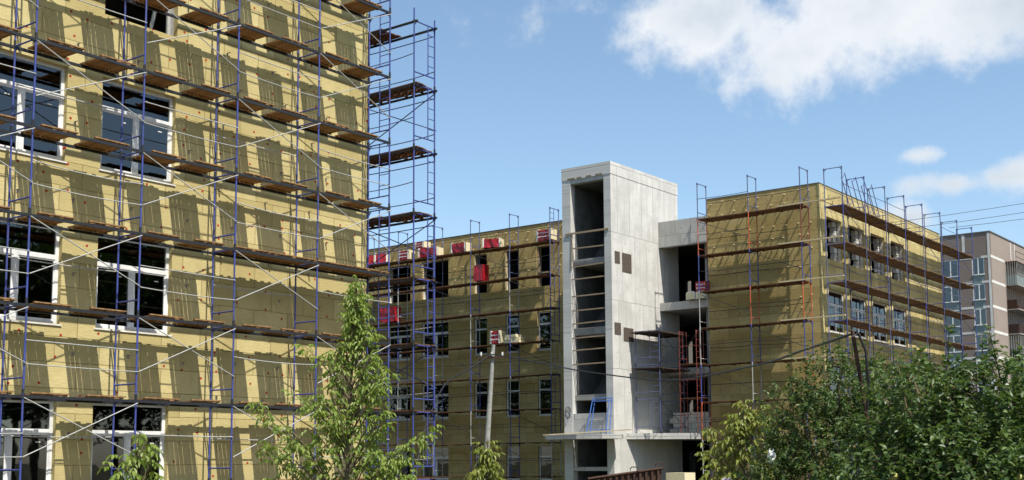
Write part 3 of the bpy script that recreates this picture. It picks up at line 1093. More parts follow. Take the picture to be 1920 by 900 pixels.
# ------------------------------------------------------------------ insulation packs
def pack(x, y, z, lx, ly, lz, rz, label, marks=False, upright=False, ends=True):
    lx, lz = lx * .92, lz * .92
    o = empty('insulation_pack', (x, y, z), label, 'insulation pack', 'red wrapped insulation packs')
    o.rotation_euler = (0, 0, rz)
    rr = random.Random(int(abs(x) * 100))
    mb = MB()          # film body, crumpled a little
    nx, nz = 7, 4
    hx, hy = lx / 2 - .12, ly / 2
    def J(v):
        return tuple(c + rr.uniform(-.032, .032) for c in v)
    rings = []
    for i in range(nx + 1):
        xx = -hx + 2 * hx * i / nx
        pr = []
        per = [(-hy, .02), (hy, .02), (hy, lz * .5), (hy, lz - .02), (0, lz + .015), (-hy, lz - .02), (-hy, lz * .5)]
        for (a, b) in per:
            pr.append(J((xx, a * (1.0 - .02 * (i % 2)), b)))
        rings.append(pr)
    vs = [v for r in rings for v in r]
    n = 7
    fs = [(i * n + k, (i + 1) * n + k, (i + 1) * n + (k + 1) % n, i * n + (k + 1) % n) for i in range(nx) for k in range(n)]
    fs += [tuple(range(n)), tuple(reversed(range(nx * n, nx * n + n)))]
    mb.add(vs, fs)
    w = bpy.data.objects.new('film_wrap', mb.mesh('film_wrap', REDFILM))
    COL.objects.link(w)
    w.parent = o
    if ends:
        for sgn in (-1, 1):
            mb = MB()
            a, b = sorted((sgn * hx * .985, sgn * (hx + .10)))
            mb.box(a, b, -hy * .97, hy * .97, .03, lz * .985)
            mb.cur = 1
            c, d = sorted((sgn * (hx - .03), sgn * (hx + .03)))
            mb.box(c, d, -hy * 1.03, hy * 1.03, .012, lz * 1.03)
            e = bpy.data.objects.new('open_end', mb.mesh('open_end', [WOOLCUT, WHITEFILM]))
            COL.objects.link(e)
            e.parent = o
    if marks:
        for row, (zz, hh) in enumerate(((lz * .68, lz * .12), (lz * .34, lz * .12))):
            mb = MB()
            mb.box(-hx * .86, -hx * .62, -hy * 1.06 - .012, -hy * 1.06, zz - hh * .6, zz + hh * .6)
            xx = -hx * .5
            while xx < hx * .8:
                ww = rr.uniform(.05, .12)
                mb.box(xx, xx + ww, -hy * 1.06 - .012, -hy * 1.06, zz - hh * .3, zz + hh * .3)
                xx += ww + .03
            e = bpy.data.objects.new('printed_mark', mb.mesh('printed_mark', WHITEFILM))
            COL.objects.link(e)
            e.parent = o
    return o
T0, T1, T2, T3 = ZB(0) + .07, ZB(1) + .07, ZB(2) + .07, ZB(3) + .07
pack(-42.75, 59.2, T0, 1.25, .62, .72, 0, 'red pack with cream end on the top deck, nearest the concrete tower', True)
pack(-46.85, 59.2, T0, 1.4, .65, .62, .35, 'red pack turned to show its cream end, second from the tower on top deck')
pack(-49.45, 59.2, T0, 1.35, .62, .66, .06, 'red pack with cream right end on the top deck, third from the tower')
pack(-52.0, 59.2, T0, 1.75, .66, .62, .15, 'long crumpled red pack at the bottom of the heap on the top deck')
pack(-52.75, 59.25, T0 + .64, 1.05, .6, .45, -.1, 'crumpled red pack lying on top of the heap on the top deck', True)
pack(-54.05, 59.15, T0, 1.1, .6, .66, 0, 'red printed pack just left of the crumpled heap on the top deck', True)
pack(-56.3, 59.2, T0, 1.1, .6, .72, .5, 'red pack with a white rimmed end on the top deck near the blue scaffold tower')
pack(-57.4, 59.2, T0, 1.0, .6, .72, .7, 'leftmost red pack on the top deck, mostly behind the blue scaffold corner')
pack(-47.75, 59.15, T1, 1.0, .62, 1.12, 0, 'upright red pack in front of a dark top floor opening', False, True, False)
pack(-55.5, 59.15, T2, 1.7, .62, 1.1, 0, 'wide upright red pack alone on the lower deck behind the blue scaffold tower', False, True, False)
pack(-46.45, 59.15, T3, .95, .6, .85, 0, 'red pack beside the loose cream slabs on the deck above the utility pole', True)
pack(-32.65, 60.0, 11.75, 1.0, .5, .62, 0, 'dull red pack with white print on the ledge between tower and right wing', True, False, False)
for i, (x, z, w, rz, lab) in enumerate(((-45.25, T3, 1.2, .0, 'lowest cream wool slab of the loose pile beside the red pack'), (-45.2, T3 + .17, 1.05, .1, 'middle cream wool slab of the loose pile beside the red pack'), (-45.3, T3 + .34, .95, -.12, 'topmost cream wool slab of the loose pile beside the red pack'))):
    mb = MB()
    mb.box(-w / 2, w / 2, -.3, .3, .0, .155)
    o = mb.build('wool_slab', WOOLCUT, None, loc=(x, 59.2, z), rot=(0, 0, rz))
    tag(o, lab, 'wool slab', 'loose cream wool slabs')
for i, (x, lab) in enumerate(((-33.35, 'left wool roll with a white rim on the ledge under the printed red pack'), (-32.72, 'right wool roll with a white rim on the ledge under the printed red pack'))):
    mb = MB()
    pts = [(-.24, 0), (.24, 0), (.24, .3), (.17, .4), (-.17, .4), (-.24, .3)]
    def slab(mb, pts, y0, y1, s=1.0):
        n = len(pts)
        vs = [(a * s, y0, b * s) for a, b in pts] + [(a * s, y1, b * s) for a, b in pts]
        mb.add(vs, [tuple(range(n)), tuple(reversed(range(n, 2 * n)))] + [(i, n + i, n + (i + 1) % n, (i + 1) % n) for i in range(n)])
    slab(mb, pts, -.10, .3)
    mb.cur = 1
    slab(mb, [(a * 1.15, b * 1.12) for a, b in pts], -.08, .28)
    o = mb.build('wool_roll', [WOOLCUT, WHITEFILM], None, loc=(x, 59.85, 11.355))
    tag(o, lab, 'wool roll', 'wool rolls on the ledge')

# ------------------------------------------------------------------ apartment block far right
ap = empty('apartment_block', (-45, 142, 0), 'distant brown panel apartment block with white joints and balconies behind the right wing', 'building')
AX, AY, AT = -38.41, 134.0, 26.65
def panel_mat(name, axis, base):
    m = Mat(name)
    p = m.plane(axis)
    n = m.noise(p, 14, 3, .8)
    b = m.noise(p, .6, 5)
    c = m.mix(m.ramp(n, .3, .75), (*base, 1), (*[x * .55 for x in base], 1))
    c = m.mix(m.math('MULTIPLY', m.ramp(b, .45, .7), .35), c, (*[x * .6 for x in base], 1))
    return m.fin(c, .9, .15)
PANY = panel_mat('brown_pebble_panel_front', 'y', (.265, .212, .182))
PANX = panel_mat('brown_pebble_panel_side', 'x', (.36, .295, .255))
AWIN = [(-43.5, -41.87), (-40.38, -39.12), (-48.5, -46.9)]
floors = [(22.17, 24.0), (19.45, 21.15), (16.75, 18.5), (14.0, 15.8), (11.3, 13.1), (8.6, 10.4)]
AHO = [(a, b, z0 - 1.1, z1) for a, b in AWIN for z0, z1 in floors]
mb = MB()
wall(mb, 'y', AY, AY + .35, -60, AX - .003, 0, AT, AHO)
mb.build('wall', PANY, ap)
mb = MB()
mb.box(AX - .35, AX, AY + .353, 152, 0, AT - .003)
mb.build('side_wall', PANX, ap)
mb = MB()
mb.box(-60, AX - .4, AY + .5, 152, 0, AT - .3)
mb.build('interior', DARKROOM, ap)
mb = MB()
mb.box(-60.1, AX + .06, AY - .06, 152.1, AT + .003, AT + .14)
mb.build('roof', ROOFM, ap)
wb = simple('white_joint_band', (.68, .66, .62), .8, .2, 0, .3, .6)
for i in range(6):
    z = 24.16 - i * 2.7
    mb = MB()
    mb.box(AX - 1.0, AX - .25, AY - .02, AY - .002, z - .24, z)
    mb.build('floor_band', wb, ap)
    mb = MB()
    mb.box(-41.85, -40.42, AY - .02, AY - .002, z - .24, z)
    mb.build('floor_band', wb, ap)
    mb = MB()
    mb.box(AX + .002, AX + .02, AY + .02, 139.0, z - .24, z + .06)
    mb.build('floor_band', wb, ap)
mb = MB()
mb.box(AX - .28, AX - .03, AY - .03, AY - .022, 0, AT - .05)
mb.box(-41.35, -41.05, AY - .03, AY - .022, 24.3, AT - .05)
for y in (141.5, 143.1):
    mb.box(AX + .002, AX + .03, y, y + .25, 24.5, AT - .1)
mb.build('vertical_band', wb, ap)
spg = simple('grey_green_spandrel', (.20, .26, .26), .5, .4, 0, .3, 1.5)
CURT = simple('pale_curtain', (.5, .52, .55), .9, .1, 0, .5, 1.2)
for a, b in AWIN:
    for z0, z1 in floors:
        f = MB()
        t = .07
        y0, y1 = AY + .02, AY + .09
        f.box(a, a + t, y0, y1, z0, z1)
        f.box(b - t, b, y0, y1, z0, z1)
        f.box(a + t, b - t, y0, y1, z1 - t, z1)
        f.box(a - .02, b + .02, y0 - .1, y1, z0 - .06, z0 + .05)
        f.box((a + b) / 2 - .05, (a + b) / 2 + .05, y0, y1, z0 + .051, z1 - t)
        fo = f.build('window', WHITEPVC, ap)
        q = MB()
        q.box(a + t * .5, b - t * .5, y0 + .03, y0 + .045, z0 + .02, z1 - t * .5)
        q.build('pane', GLASS, fo)
        q = MB()
        q.box(a + .05, a + (b - a) * random.uniform(.3, .55), y0 + .16, y0 + .19, z0 + .05, z1 - .1)
        q.build('curtain', CURT, fo)
        q = MB()
        q.box(a, b, AY + .03, AY + .1, z0 - 1.098, z0 - .063)
        q.build('spandrel', spg, ap)
for i in range(6):
    z = 21.54 - i * 2.7
    mb = MB()
    mb.box(AX + .003, AX + 1.25, 139.3, 147.0, z - .13, z)
    b = mb.build('balcony', simple('balcony_slab_%s' % 'grey', (.3, .29, .27), .9), ap)
    mb = MB()
    mb.box(AX + 1.1, AX + 1.14, 139.3, 147.0, z + .003, z + (1.0 if i != 1 else .35))
    mb.box(AX + .01, AX + 1.095, 139.3, 139.34, z + .003, z + 1.0)
    mb.build('parapet', [spg, RUST, RUST, DARKROOM, spg, RUST][i], b)
    mb = MB()
    for j in range(16):
        y = 139.35 + j * .5
        mb.box(AX + 1.145, AX + 1.18, y, y + .05, z, z + 2.45)
    for j in range(5):
        mb.box(AX + .02 + j * .24, AX + .06 + j * .24, 139.26, 139.295, z, z + 2.45)
    mb.box(AX + 1.185, AX + 1.2, 139.3, 147, z + 1.15, z + 1.2)
    mb.build('balcony_grille', [PALESTEEL, RUST, DARKSTEEL, PALESTEEL, RUST, DARKSTEEL][i], b)
mb = MB()
for y in (139.4, 143, 146.8):
    mb.tube([(AX + 1.1, y, 24.1), (AX + 1.1, y, 25.2)], .03, 5)
for z in (24.6, 25.2):
    mb.tube([(AX + 1.1, 139.4, z), (AX + 1.1, 146.8, z)], .03, 5)
mb.box(AX + .003, AX + 1.2, 139.3, 147, 23.95, 24.1)
mb.build('roof_railing', RUST, ap)

# ------------------------------------------------------------------ poles, cables
pl = empty('utility_pole', (-36.5, 45.5, 0), 'slim pale grey concrete utility pole in front of the rear block', 'utility pole')
mb = MB()
mb.tube([(-36.78, 45.55, 0), (-36.45, 45.5, 2.9), (-35.85, 45.3, 7.95)], [.16, .14, .09], 10)
mb.build('shaft', POLECON, pl)
mb = MB()
mb.obox((-35.88, 45.2, 7.35), (.5, .38, .02), (-.03, .04, 0), (0, 0, .035))
mb.build('crossarm', RUST, pl)
for t in (-.8, 0.0, .8):
    mb = MB()
    p = Vector((-35.88 + .5 * t, 45.2 + .38 * t, 7.39))
    mb.tube([p, p + Vector((0, 0, .06)), p + Vector((0, 0, .14)), p + Vector((0, 0, .2))], [.02, .06, .045, .06], 8)
    mb.build('insulator', WHITEFILM, pl)
rp = empty('pipe_pole', (-4.15, 10.8, 0), 'thin rusty leaning pipe pole rising out of the green shrubs', 'pole')
mb = MB()
mb.tube([(-4.13, 10.95, 0), (-4.19, 10.68, 2.75), (-4.245, 10.53, 3.56)], [.021, .021, .018], 8)
mb.build('pipe', RUST, rp)
mb = MB()
mb.tube([(-4.24, 10.50, 3.5), (-4.19, 10.53, 3.53), (-4.14, 10.56, 3.38), (-4.13, 10.58, 3.1), (-4.17, 10.62, 2.85)], .012, 6)
mb.build('cable_tail', CABLE, rp)
def cable(pts, r, label):
    # smooth curve through points
    P = [Vector(p) for p in pts]
    o = []
    for i in range(len(P) - 1):
        p0, p1, p2, p3 = P[max(i - 1, 0)], P[i], P[i + 1], P[min(i + 2, len(P) - 1)]
        for j in range(6):
            t = j / 6
            o.append(.5 * ((2 * p1) + (-p0 + p2) * t + (2 * p0 - 5 * p1 + 4 * p2 - p3) * t * t + (-p0 + 3 * p1 - 3 * p2 + p3) * t ** 3))
    o.append(P[-1])
    mb = MB()
    if isinstance(r, list):
        r = [r[min(i // 6, len(r) - 1)] for i in range(len(o))]
    mb.tube(o, r, 6)
    return tag(mb.build('cable', CABLE), label, 'cable')
cable([(-35.9, 45.2, 7.5), (-32.03, 43.29, 6.81), (-26.85, 39.77, 5.92), (-20.33, 34.75, 5.04), (-12.0, 24.0, 4.42), (-7.4, 16.5, 3.98), (-4.245, 10.53, 3.53)], [.028, .027, .026, .024, .02, .015, .011], 'thick black cable sagging from the concrete pole to the rusty pipe pole')
cable([(-35.9, 45.2, 7.5), (-35.54, 43.14, 6.66), (-35.05, 41.08, 5.97), (-34.27, 39.29, 4.9), (-33.0, 37.0, 3.2), (-32.0, 35.5, 1.2)], .03, 'black cable dropping leftwards from the concrete pole')
for i, (a, b, lab) in enumerate((((-21.5, 58, 13.9), (-10, 64, 15.6), 'highest thin wire over the apartment roof'), ((-21.0, 59, 13.7), (-10, 64, 15.15), 'second thin wire over the apartment roof'), ((-19.05, 59.9, 13.67), (-10, 64, 14.75), 'lowest thin wire over the apartment roof'))):
    mb = MB()
    mb.tube(sag(a, b, .12, 8), .011, 5)
    tag(mb.build('wire', CABLE), lab, 'wire', 'thin wires over the apartment roof')

# ------------------------------------------------------------------ rusty skip
sk = empty('skip_container', (-21.6, 34.6, 0), 'rusty ribbed steel skip tilted at the foot of the tower', 'skip')
mb = MB()
a, b = Vector((-22.55, 33.5, 0)), Vector((-20.65, 34.85, 0))
d = (b - a).normalized()
nrm = Vector((-d.y, d.x, 0))
def skp(u, v, z):
    return a + d * u + nrm * v + Vector((0, 0, z))
Ls = (b - a).length
top = lambda u: 1.87 + .33 * u / Ls
for v in (0, 1.6):
    mb.add([skp(0, v, .3), skp(Ls, v, .3), skp(Ls, v, top(Ls)), skp(0, v, top(0)), skp(0, v + .03, .3), skp(Ls, v + .03, .3), skp(Ls, v + .03, top(Ls)), skp(0, v + .03, top(0))],
           [(0, 1, 2, 3), (7, 6, 5, 4), (0, 3, 7, 4), (1, 5, 6, 2), (3, 2, 6, 7), (0, 4, 5, 1)])
mb.add([skp(0, .03, .3), skp(0, 1.6, .3), skp(0, 1.6, top(0)), skp(0, .03, top(0)), skp(Ls, .03, .3), skp(Ls, 1.6, .3), skp(Ls, 1.6, top(Ls)), skp(Ls, .03, top(Ls))],
       [(0, 1, 2, 3), (7, 6, 5, 4), (0, 4, 5, 1)])
mb.build('body', RUST, sk)
for i in range(12):
    u = .1 + i * (Ls - .2) / 11
    mb = MB()
    mb.add([skp(u - .035, -.07, .32), skp(u + .035, -.07, .32), skp(u + .035, -.003, .32), skp(u - .035, -.003, .32), skp(u - .035, -.07, top(u) - .06), skp(u + .035, -.07, top(u) - .06), skp(u + .035, -.003, top(u) - .06), skp(u - .035, -.003, top(u) - .06)],
           [(0, 3, 2, 1), (4, 5, 6, 7), (0, 1, 5, 4), (1, 2, 6, 5), (2, 3, 7, 6), (3, 0, 4, 7)])
    mb.build('rib', RUST, sk)
mb = MB()
mb.tube([skp(-.05, -.05, top(0)), skp(Ls + .05, -.05, top(Ls))], .045, 7)
mb.build('rim', RUST, sk)
for u in (Ls * .62, Ls * .97):
    mb = MB()
    mb.tube([skp(u - .12, 0, top(u)), skp(u - .12, 0, top(u) + .12), skp(u - .07, 0, top(u) + .17), skp(u + .07, 0, top(u) + .17), skp(u + .12, 0, top(u) + .12), skp(u + .12, 0, top(u))], .02, 6)
    mb.build('lifting_loop', RUST, sk)
o = empty('insulation_pack', (-20.2, 35.4, 0), 'pale yellow wool bale stacked right behind the rusty skip', 'wool bale')
mb = MB()
mb.box(-20.75, -20.05, 35.3, 36.0, 0, 2.05)
mb.build('wool_body', WOOLCUT, o)
mb = MB()
mb.box(-20.77, -20.03, 35.28, 36.02, 1.0, 1.08)
mb.build('strap', WHITEFILM, o)

# ------------------------------------------------------------------ vegetation
def leaf(vs, fs, p, d, n, l, w, fold=.25):
    d = d.normalized()
    s = d.cross(n)
    if s.length < 1e-4:
        s = d.cross(Vector((0, 1, .3)))
    s.normalize()
    up = s.cross(d)
    o = len(vs)
    m, q = p + d * (l * .28), p + d * (l * .66)
    a, b = w * .5, w * .40
    vs += [p[:], (m + s * a + up * w * fold)[:], (q + s * b + up * w * fold * .7)[:], (p + d * l - up * l * .10)[:], (q - s * b + up * w * fold * .7)[:], (m - s * a + up * w * fold)[:]]
    fs += [(o, o + 1, o + 2, o + 3), (o, o + 3, o + 4, o + 5)]
def rv(r, a=1.0):
    return Vector((r.uniform(-a, a), r.uniform(-a, a), r.uniform(-a, a)))
SIDE = CR.copy(); SIDE.z = 0; SIDE.normalize()
DEPTH = Vector((-SIDE.y, SIDE.x, 0))
def finish_tree(name, loc, label, cat, group, trunkmb, vs, fs, leafmat):
    o = empty(name, loc, label, cat, group)
    trunkmb.build('trunk', BARK, o)
    me = bpy.data.meshes.new('crown')
    me.from_pydata(vs, [], fs)
    me.materials.append(leafmat)
    me.polygons.foreach_set('use_smooth', [False] * len(fs))
    c = put('crown', me, o)
    return o
def maple(base, top_z, prof, label, mat, nbr, lpb, ll=.095, seed=1, zmin=.8, lean=(0, 0), dep=.8, extra=()):
    """sapling with compound drooping leaves; prof: list (z, left, right) half widths in metres"""
    r = random.Random(seed)
    base = Vector(base)
    tm, vs, fs = MB(), [], []
    tip = Vector((base.x + lean[0], base.y + lean[1], top_z))
    stem = [base.lerp(tip, i / 8) + Vector((r.uniform(-.03, .03), r.uniform(-.03, .03), 0)) * (1 if 0 < i < 8 else 0) for i in range(9)]
    tm.tube(stem, [.045 - .038 * i / 8 for i in range(9)], 7)
    def at(z):
        t = (z - base.z) / (tip.z - base.z)
        return base.lerp(tip, max(0, min(1, t)))
    def width(z):
        for (z0, l0, r0), (z1, l1, r1) in zip(prof[:-1], prof[1:]):
            if z0 <= z <= z1:
                t = (z - z0) / (z1 - z0)
                return l0 + (l1 - l0) * t, r0 + (r1 - r0) * t
        return (prof[-1][1], prof[-1][2]) if z > prof[-1][0] else (prof[0][1], prof[0][2])
    def compound(p, out_d, sc=1.0):
        d = (out_d + rv(r, .45) + Vector((0, 0, -.25))).normalized()
        L_ = ll * r.uniform(1.3, 2.0) * sc
        q = p + d * L_ * .5 + Vector((0, 0, -.1 * L_))
        e = p + d * L_ + Vector((0, 0, -.35 * L_))
        nn = Vector((0, 0, 1)) + rv(r, .5)
        s = d.cross(Vector((0, 0, 1)))
        if s.length < 1e-3:
            s = Vector((1, 0, 0))
        s.normalize()
        for (pt, k) in ((q, 1.0), (q.lerp(e, .6), .9)):
            for sg_ in (-1, 1):
                leaf(vs, fs, pt, s * sg_ * .7 + d * .45 + Vector((0, 0, -.75)) + rv(r, .25), nn + s * sg_ * .6, ll * r.uniform(.75, 1.1) * k * sc, ll * .40 * sc)
        leaf(vs, fs, e, d * .7 + Vector((0, 0, -.8)) + rv(r, .25), nn, ll * 1.1 * sc, ll * .42 * sc)
    targets = []
    for i in range(nbr):
        z = zmin + (top_z - zmin) * (i + r.random()) / nbr
        wl_, wr_ = width(z)
        t = r.uniform(-1, 1)
        t = math.copysign(abs(t) ** .7, t)
        x = t * (wr_ if t > 0 else wl_)
        y = r.uniform(-1, 1) * dep * (wl_ + wr_) * .5
        targets.append(at(z) + SIDE * x + DEPTH * y)
    for (ex, ez) in extra:
        targets.append(Vector((base.x, base.y, 0)) + SIDE * ex + Vector((0, 0, ez)))
    for T in targets:
        dist = math.hypot(T.x - at(T.z).x, T.y - at(T.z).y)
        S = at(max(base.z + .3, T.z - .25 - dist * .8))
        mid = S.lerp(T, .5) + Vector((0, 0, .10 * dist)) + rv(r, .03)
        pts = [S, S.lerp(mid, .6) + Vector((0, 0, -.02)), mid, mid.lerp(T, .55) + Vector((0, 0, .02)), T]
        tm.tube(pts, [.012 + .006 * min(dist, 1), .011, .009, .006, .003], 5)
        n = int(lpb * (.5 + min(dist, 1.3)))
        for j in range(n):
            t = 1 - (r.random() ** 1.4) * .75
            i0 = min(3, int(t * 4))
            p = pts[i0].lerp(pts[i0 + 1], t * 4 - i0)
            o_ = Vector((r.uniform(-1, 1), r.uniform(-1, 1), r.uniform(-.3, .5)))
            compound(p, o_.normalized())
        compound(T, (T - mid))
    return finish_tree('maple_sapling', (base.x, base.y, 0), label, 'tree', 'maple saplings', tm, vs, fs, mat)
k16 = 16 / 2308.
bx, by = -11.45 - .17, 11.52 - .13
maple((bx, by, 0), 4.82, [(0.8, .9, .9), (2.0, 1.15, .95), (2.3, 1.1, .85), (2.6, 1.05, .62), (2.9, .9, .55), (3.2, .42, .60), (3.5, .40, .55), (3.8, .34, .36), (4.1, .12, .24), (4.4, .08, .14), (4.85, .03, .04)],
      'tall bright green maple sapling in front of the near scaffold', LEAF_MAPLE, 135, 13, .076, 11, .9, (.20, .16), .7, extra=((-1.05, 3.2), (-.98, 3.05), (-.62, 3.35), (-.45, 3.95), (1.25, 2.9), (1.15, 2.75), (1.0, 2.5), (.85, 2.6), (-1.0, 2.6), (-.8, 3.0)))
maple((-12.86, 9.16, 0), 2.80, [(.8, .45, .5), (2.0, .40, .42), (2.35, .38, .22), (2.6, .12, .2), (2.8, .03, .03)], 'small dark green maple sapling low in front of the leftmost windows', LEAF_MAPLE, 34, 9, .10, 21, .9, (.05, .05), .7)
maple((-19.5, 24.3, 0), 3.0, [(.8, .8, .7), (1.9, .62, .62), (2.2, .45, .55), (2.4, .15, .2), (2.7, .2, .16), (3.0, .04, .04)], 'small pale maple sapling at the foot of the concrete pole', LEAF_YELLOW, 44, 9, .15, 31, .9, (.05, .0), .7)
maple((-6.85, 13.75, 0), 3.15, [(.8, .7, .7), (2.0, .55, .6), (2.5, .5, .55), (2.8, .32, .4), (3.0, .15, .3), (3.2, .05, .1)], 'yellowish maple sapling left of the apple trees, with a plastic bag caught in it', LEAF_YELLOW, 90, 9, .085, 41, .9, (-.1, -.05), .8, extra=((-.55, 2.85), (-.62, 2.55), (-.3, 3.0)))

def apple_tree(base, blobs, n, label, seed, ll=.068, sprigs=()):
    r = random.Random(seed)
    base = Vector(base)
    tm, vs, fs = MB(), [], []
    tm.tube([base, base + Vector((.03, .02, .9))], [.07, .055], 8)
    centers = []
    for (u, v, z, ru, rz_) in blobs:
        c = base + SIDE * u + DEPTH * v + Vector((0, 0, z))
        centers.append((c, ru, rz_))
        s = base + Vector((.03, .02, .85))
        m = s.lerp(c, .5) + rv(r, .08)
        tm.tube([s, m, c, c + Vector((r.uniform(-.1, .1), r.uniform(-.1, .1), rz_ * .7))], [.035, .025, .016, .005], 6)
    tot = sum(ru * ru * rz_ for _, ru, rz_ in centers)
    for (c, ru, rz_) in centers:
        nt_ = int(n * ru * ru * rz_ / tot / 9)
        for i in range(nt_):
            d = rv(r)
            while d.length > 1 or d.length < .05:
                d = rv(r)
            rad = d.length ** .55
            d = d.normalized() * rad * r.uniform(.85, 1.12)
            p = c + Vector((d.x * ru, d.y * ru, d.z * rz_))
            tw_d = (Vector((d.x, d.y, d.z * .8 + .35)) + rv(r, .5)).normalized()
            tl = r.uniform(.10, .22)
            if r.random() < .3:
                tm.tube([p - tw_d * tl, p + tw_d * tl * .5], [.004, .002], 4)
            for j in range(9):
                q = p + tw_d * tl * (j / 8 - .5)
                a = j * 2.4
                sd = tw_d.cross(Vector((.3, .2, 1))).normalized()
                sd2 = tw_d.cross(sd)
                ld = (sd * math.cos(a) + sd2 * math.sin(a)) * .9 + tw_d * .5 + Vector((0, 0, -.15)) + rv(r, .3)
                leaf(vs, fs, q, ld, Vector((0, 0, 1)) + rv(r, .55), ll * r.uniform(.7, 1.15), ll * .55, .18)
    for (u, v, z0, z1) in sprigs:
        a = base + SIDE * u + DEPTH * v + Vector((0, 0, z0))
        b = a + SIDE * r.uniform(-.1, .1) + Vector((0, 0, z1 - z0))
        tm.tube([a, b], [.008, .003], 5)
        for j in range(int((z1 - z0) * 60)):
            t = r.random()
            p = a.lerp(b, t)
            leaf(vs, fs, p, Vector((r.uniform(-1, 1), r.uniform(-1, 1), r.uniform(-.1, .7))), Vector((0, 0, 1)) + rv(r, .5), ll * 1.05, ll * .55, .18)
    return finish_tree('apple_tree', base, label, 'tree', 'apple trees', tm, vs, fs, LEAF_APPLE)
a1 = Vector((-2.95, 9.62, 0))
apple_tree(a1, [(0, 0, 2.35, .75, .62), (-.62, .1, 2.15, .55, .55), (.6, .1, 2.2, .6, .6), (-.2, -.5, 2.0, .6, .6), (-.35, .1, 2.82, .45, .36), (.25, 0, 2.85, .55, .38), (.75, .1, 2.75, .45, .36), (0, .1, 1.4, .9, .6), (.95, .2, 2.4, .5, .55)],
           30000, 'large dark green apple tree nearest the camera with broad glossy leaves', 5, .060, ((-.18, 0, 2.95, 3.45), (.1, 0, 2.95, 3.38), (.42, 0, 2.95, 3.36), (-.5, 0, 2.8, 3.2), (.7, 0, 2.85, 3.28), (-.34, 0, 2.9, 3.3), (.25, 0, 2.9, 3.42)))
apple_tree((-5.25, 12.6, 0), [(0, 0, 2.5, .75, .7), (-.5, .2, 2.1, .6, .6), (.55, .1, 2.5, .6, .65), (0, 0, 3.2, .5, .42), (.4, .1, 3.1, .5, .42), (.85, .1, 3.0, .5, .42), (-.4, 0, 2.85, .45, .45), (0, 0, 1.4, .9, .6), (.9, .3, 2.6, .5, .5)],
           25000, 'fine leaved apple tree behind the nearest one, around the rusty pole', 6, .052, ((.0, 0, 3.4, 3.8), (.3, 0, 3.3, 3.72), (-.35, 0, 3.1, 3.5), (.8, 0, 3.2, 3.6)))
apple_tree((-2.6, 12.0, 0), [(0, 0, 2.4, .8, .65), (.6, 0, 2.5, .7, .65), (-.6, 0, 2.3, .7, .6), (-.2, 0, 2.9, .5, .4), (0, 0, 1.4, .9, .6)], 17000, 'apple tree at the right edge in front of the apartment block', 8, .058, ((-.4, 0, 3.0, 3.35), (.2, 0, 3.0, 3.3)))
for i, (x, y, z, lab) in enumerate(((-3.35, 9.0, 2.28, 'pale yellow apple hanging lower left among the leaves'), (-2.55, 9.35, 2.27, 'pale yellow apple hanging right among the leaves'))):
    mb = MB()
    mb.smooth = True
    n, m_ = 12, 8
    vs = []
    for a in range(m_ + 1):
        t = PI * a / m_
        rr_ = .036 * math.sin(t) * (1 + .06 * math.cos(t))
        for b in range(n):
            vs.append((rr_ * math.cos(2 * PI * b / n), rr_ * math.sin(2 * PI * b / n), .034 * math.cos(t) - (.008 if a in (0, m_) else 0) * math.copysign(1, math.cos(t))))
    mb.add(vs, [(a * n + b, (a + 1) * n + b, (a + 1) * n + (b + 1) % n, a * n + (b + 1) % n) for a in range(m_) for b in range(n)])
    mb.tube([(0, 0, .025), (.004, 0, .06)], .0025, 5)
    tag(mb.build('apple', APPLE, None, loc=(x, y, z)), lab, 'apple', 'apples on the tree')
# crumpled plastic bag in the maple
def bag(loc, w, h, mat, label, cat, name, seed):
    r = random.Random(seed)
    mb = MB()
    n, m_ = 12, 6
    vs = []
    for a in range(m_ + 1):
        t = a / m_
        rad = w * (.12 + .5 * math.sin(PI * min(1, t * .9 + .05)))
        for b in range(n):
            k = rad * (1 + r.uniform(-.3, .3))
            vs.append((k * math.cos(2 * PI * b / n), k * .7 * math.sin(2 * PI * b / n), h * (1 - t) + r.uniform(-.02, .02)))
    mb.add(vs, [(a * n + b, (a + 1) * n + b, (a + 1) * n + (b + 1) % n, a * n + (b + 1) % n) for a in range(m_) for b in range(n)] + [tuple(range(m_ * n, m_ * n + n))])
    tag(mb.build(name, mat, None, loc=loc), label, cat)
bag((-5.78, 12.03, 2.37), .075, .15, WHITEFILM, 'crumpled white plastic bag caught in the yellowish maple', 'plastic bag', 'plastic_bag', 2)
bag((-6.40, 12.22, 2.10), .14, .12, CLOTH, 'pale mauve cloth bundle left of the plastic bag', 'cloth', 'cloth_bundle', 4)

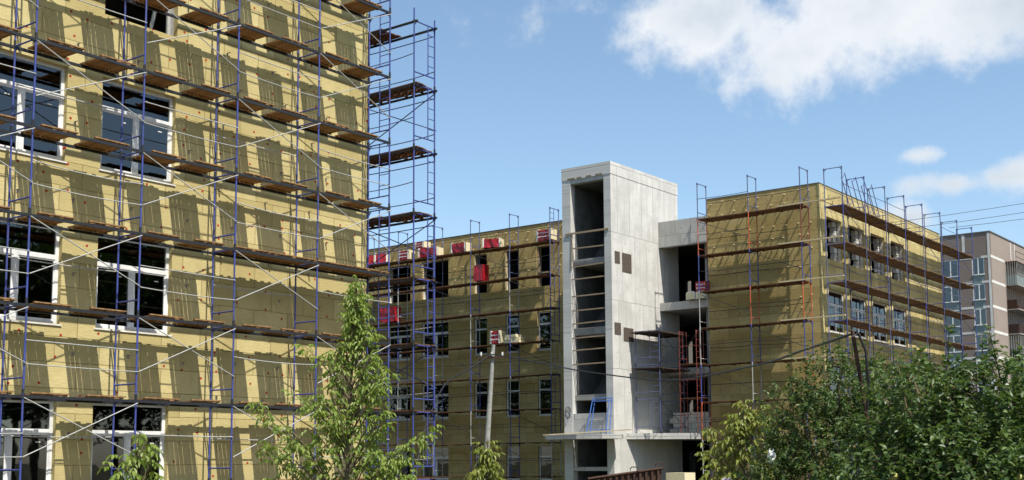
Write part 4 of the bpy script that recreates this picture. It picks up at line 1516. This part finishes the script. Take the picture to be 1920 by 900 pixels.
# trees beyond: behind the open storeys, and across the site on the right (out of view, added to darken the pane reflections)
def far_tree(loc, h, rad, label, seed, group):
    r = random.Random(seed)
    tm, vs, fs = MB(), [], []
    b = Vector(loc)
    tm.tube([b, b + Vector((.1, 0, h * .35)), b + Vector((0, .1, h * .75))], [.28, .2, .06], 7)
    for i in range(14):
        c = b + Vector((r.uniform(-1, 1) * rad * .7, r.uniform(-1, 1) * rad * .7, h * r.uniform(.35, .88)))
        s = b + Vector((0, 0, h * .3))
        tm.tube([s, s.lerp(c, .6) + Vector((0, 0, .2)), c], [.09, .06, .02], 5)
        for j in range(520):
            d = rv(r)
            p = c + d * rad * .48
            leaf(vs, fs, p, rv(r) + Vector((0, 0, -.1)), Vector((0, 0, 1)) + rv(r, .6), .42, .30)
    o = empty('broadleaf_tree', loc, label, 'tree', group)
    tm.build('trunk', BARK, o)
    me = bpy.data.meshes.new('crown')
    me.from_pydata(vs, [], fs)
    me.materials.append(LEAF_FAR)
    put('crown', me, o)
    return o
far_tree((-42, 82, 0), 12, 4.0, 'broad green tree seen through the slots behind the open storeys', 51, None)
proto = far_tree((24, 34, 0), 19, 5.5, 'green tree added across the site beyond the right edge', 52, 'trees across the site')
BEHIND = ((-66, 36, .8, 1), (-72, 30, .9, 2), (-78, 40, 1.0, 3), (-62, 24, .85, 4), (-70, 18, 1.0, 5), (-84, 28, 1.1, .7), (-56, 14, .8, 1.7))  # hidden trees added to darken reflections in the rear block's panes
for (x, y, s, rz) in BEHIND + ((20, 44, 1.0, 1), (26, 54, 1.15, 2), (19, 64, .95, 3), (31, 42, 1.1, 4), (33, 70, 1.2, 5), (15, 78, 1.0, .5), (34, 28, 1.05, 2.5), (22, 38, .7, 2), (23, 49, .75, 3), (22, 59, .7, 1.5), (24, 70, .8, 2.2), (27, 34, .6, .3), (28, 62, .9, 4), (36, 52, 1.1, 2), (40, 66, 1.2, 1)):
    o = proto.copy()
    COL.objects.link(o)
    o.location, o.rotation_euler, o.scale = (x, y, 0), (0, 0, rz), (s, s, s)
    for ch in proto.children:
        c = ch.copy()
        COL.objects.link(c)
        c.parent = o
        c.matrix_parent_inverse = ch.matrix_parent_inverse.copy()
    if x < 0:
        o['label'], o['group'] = 'added green tree hidden behind the near wing', 'trees behind the near wing'
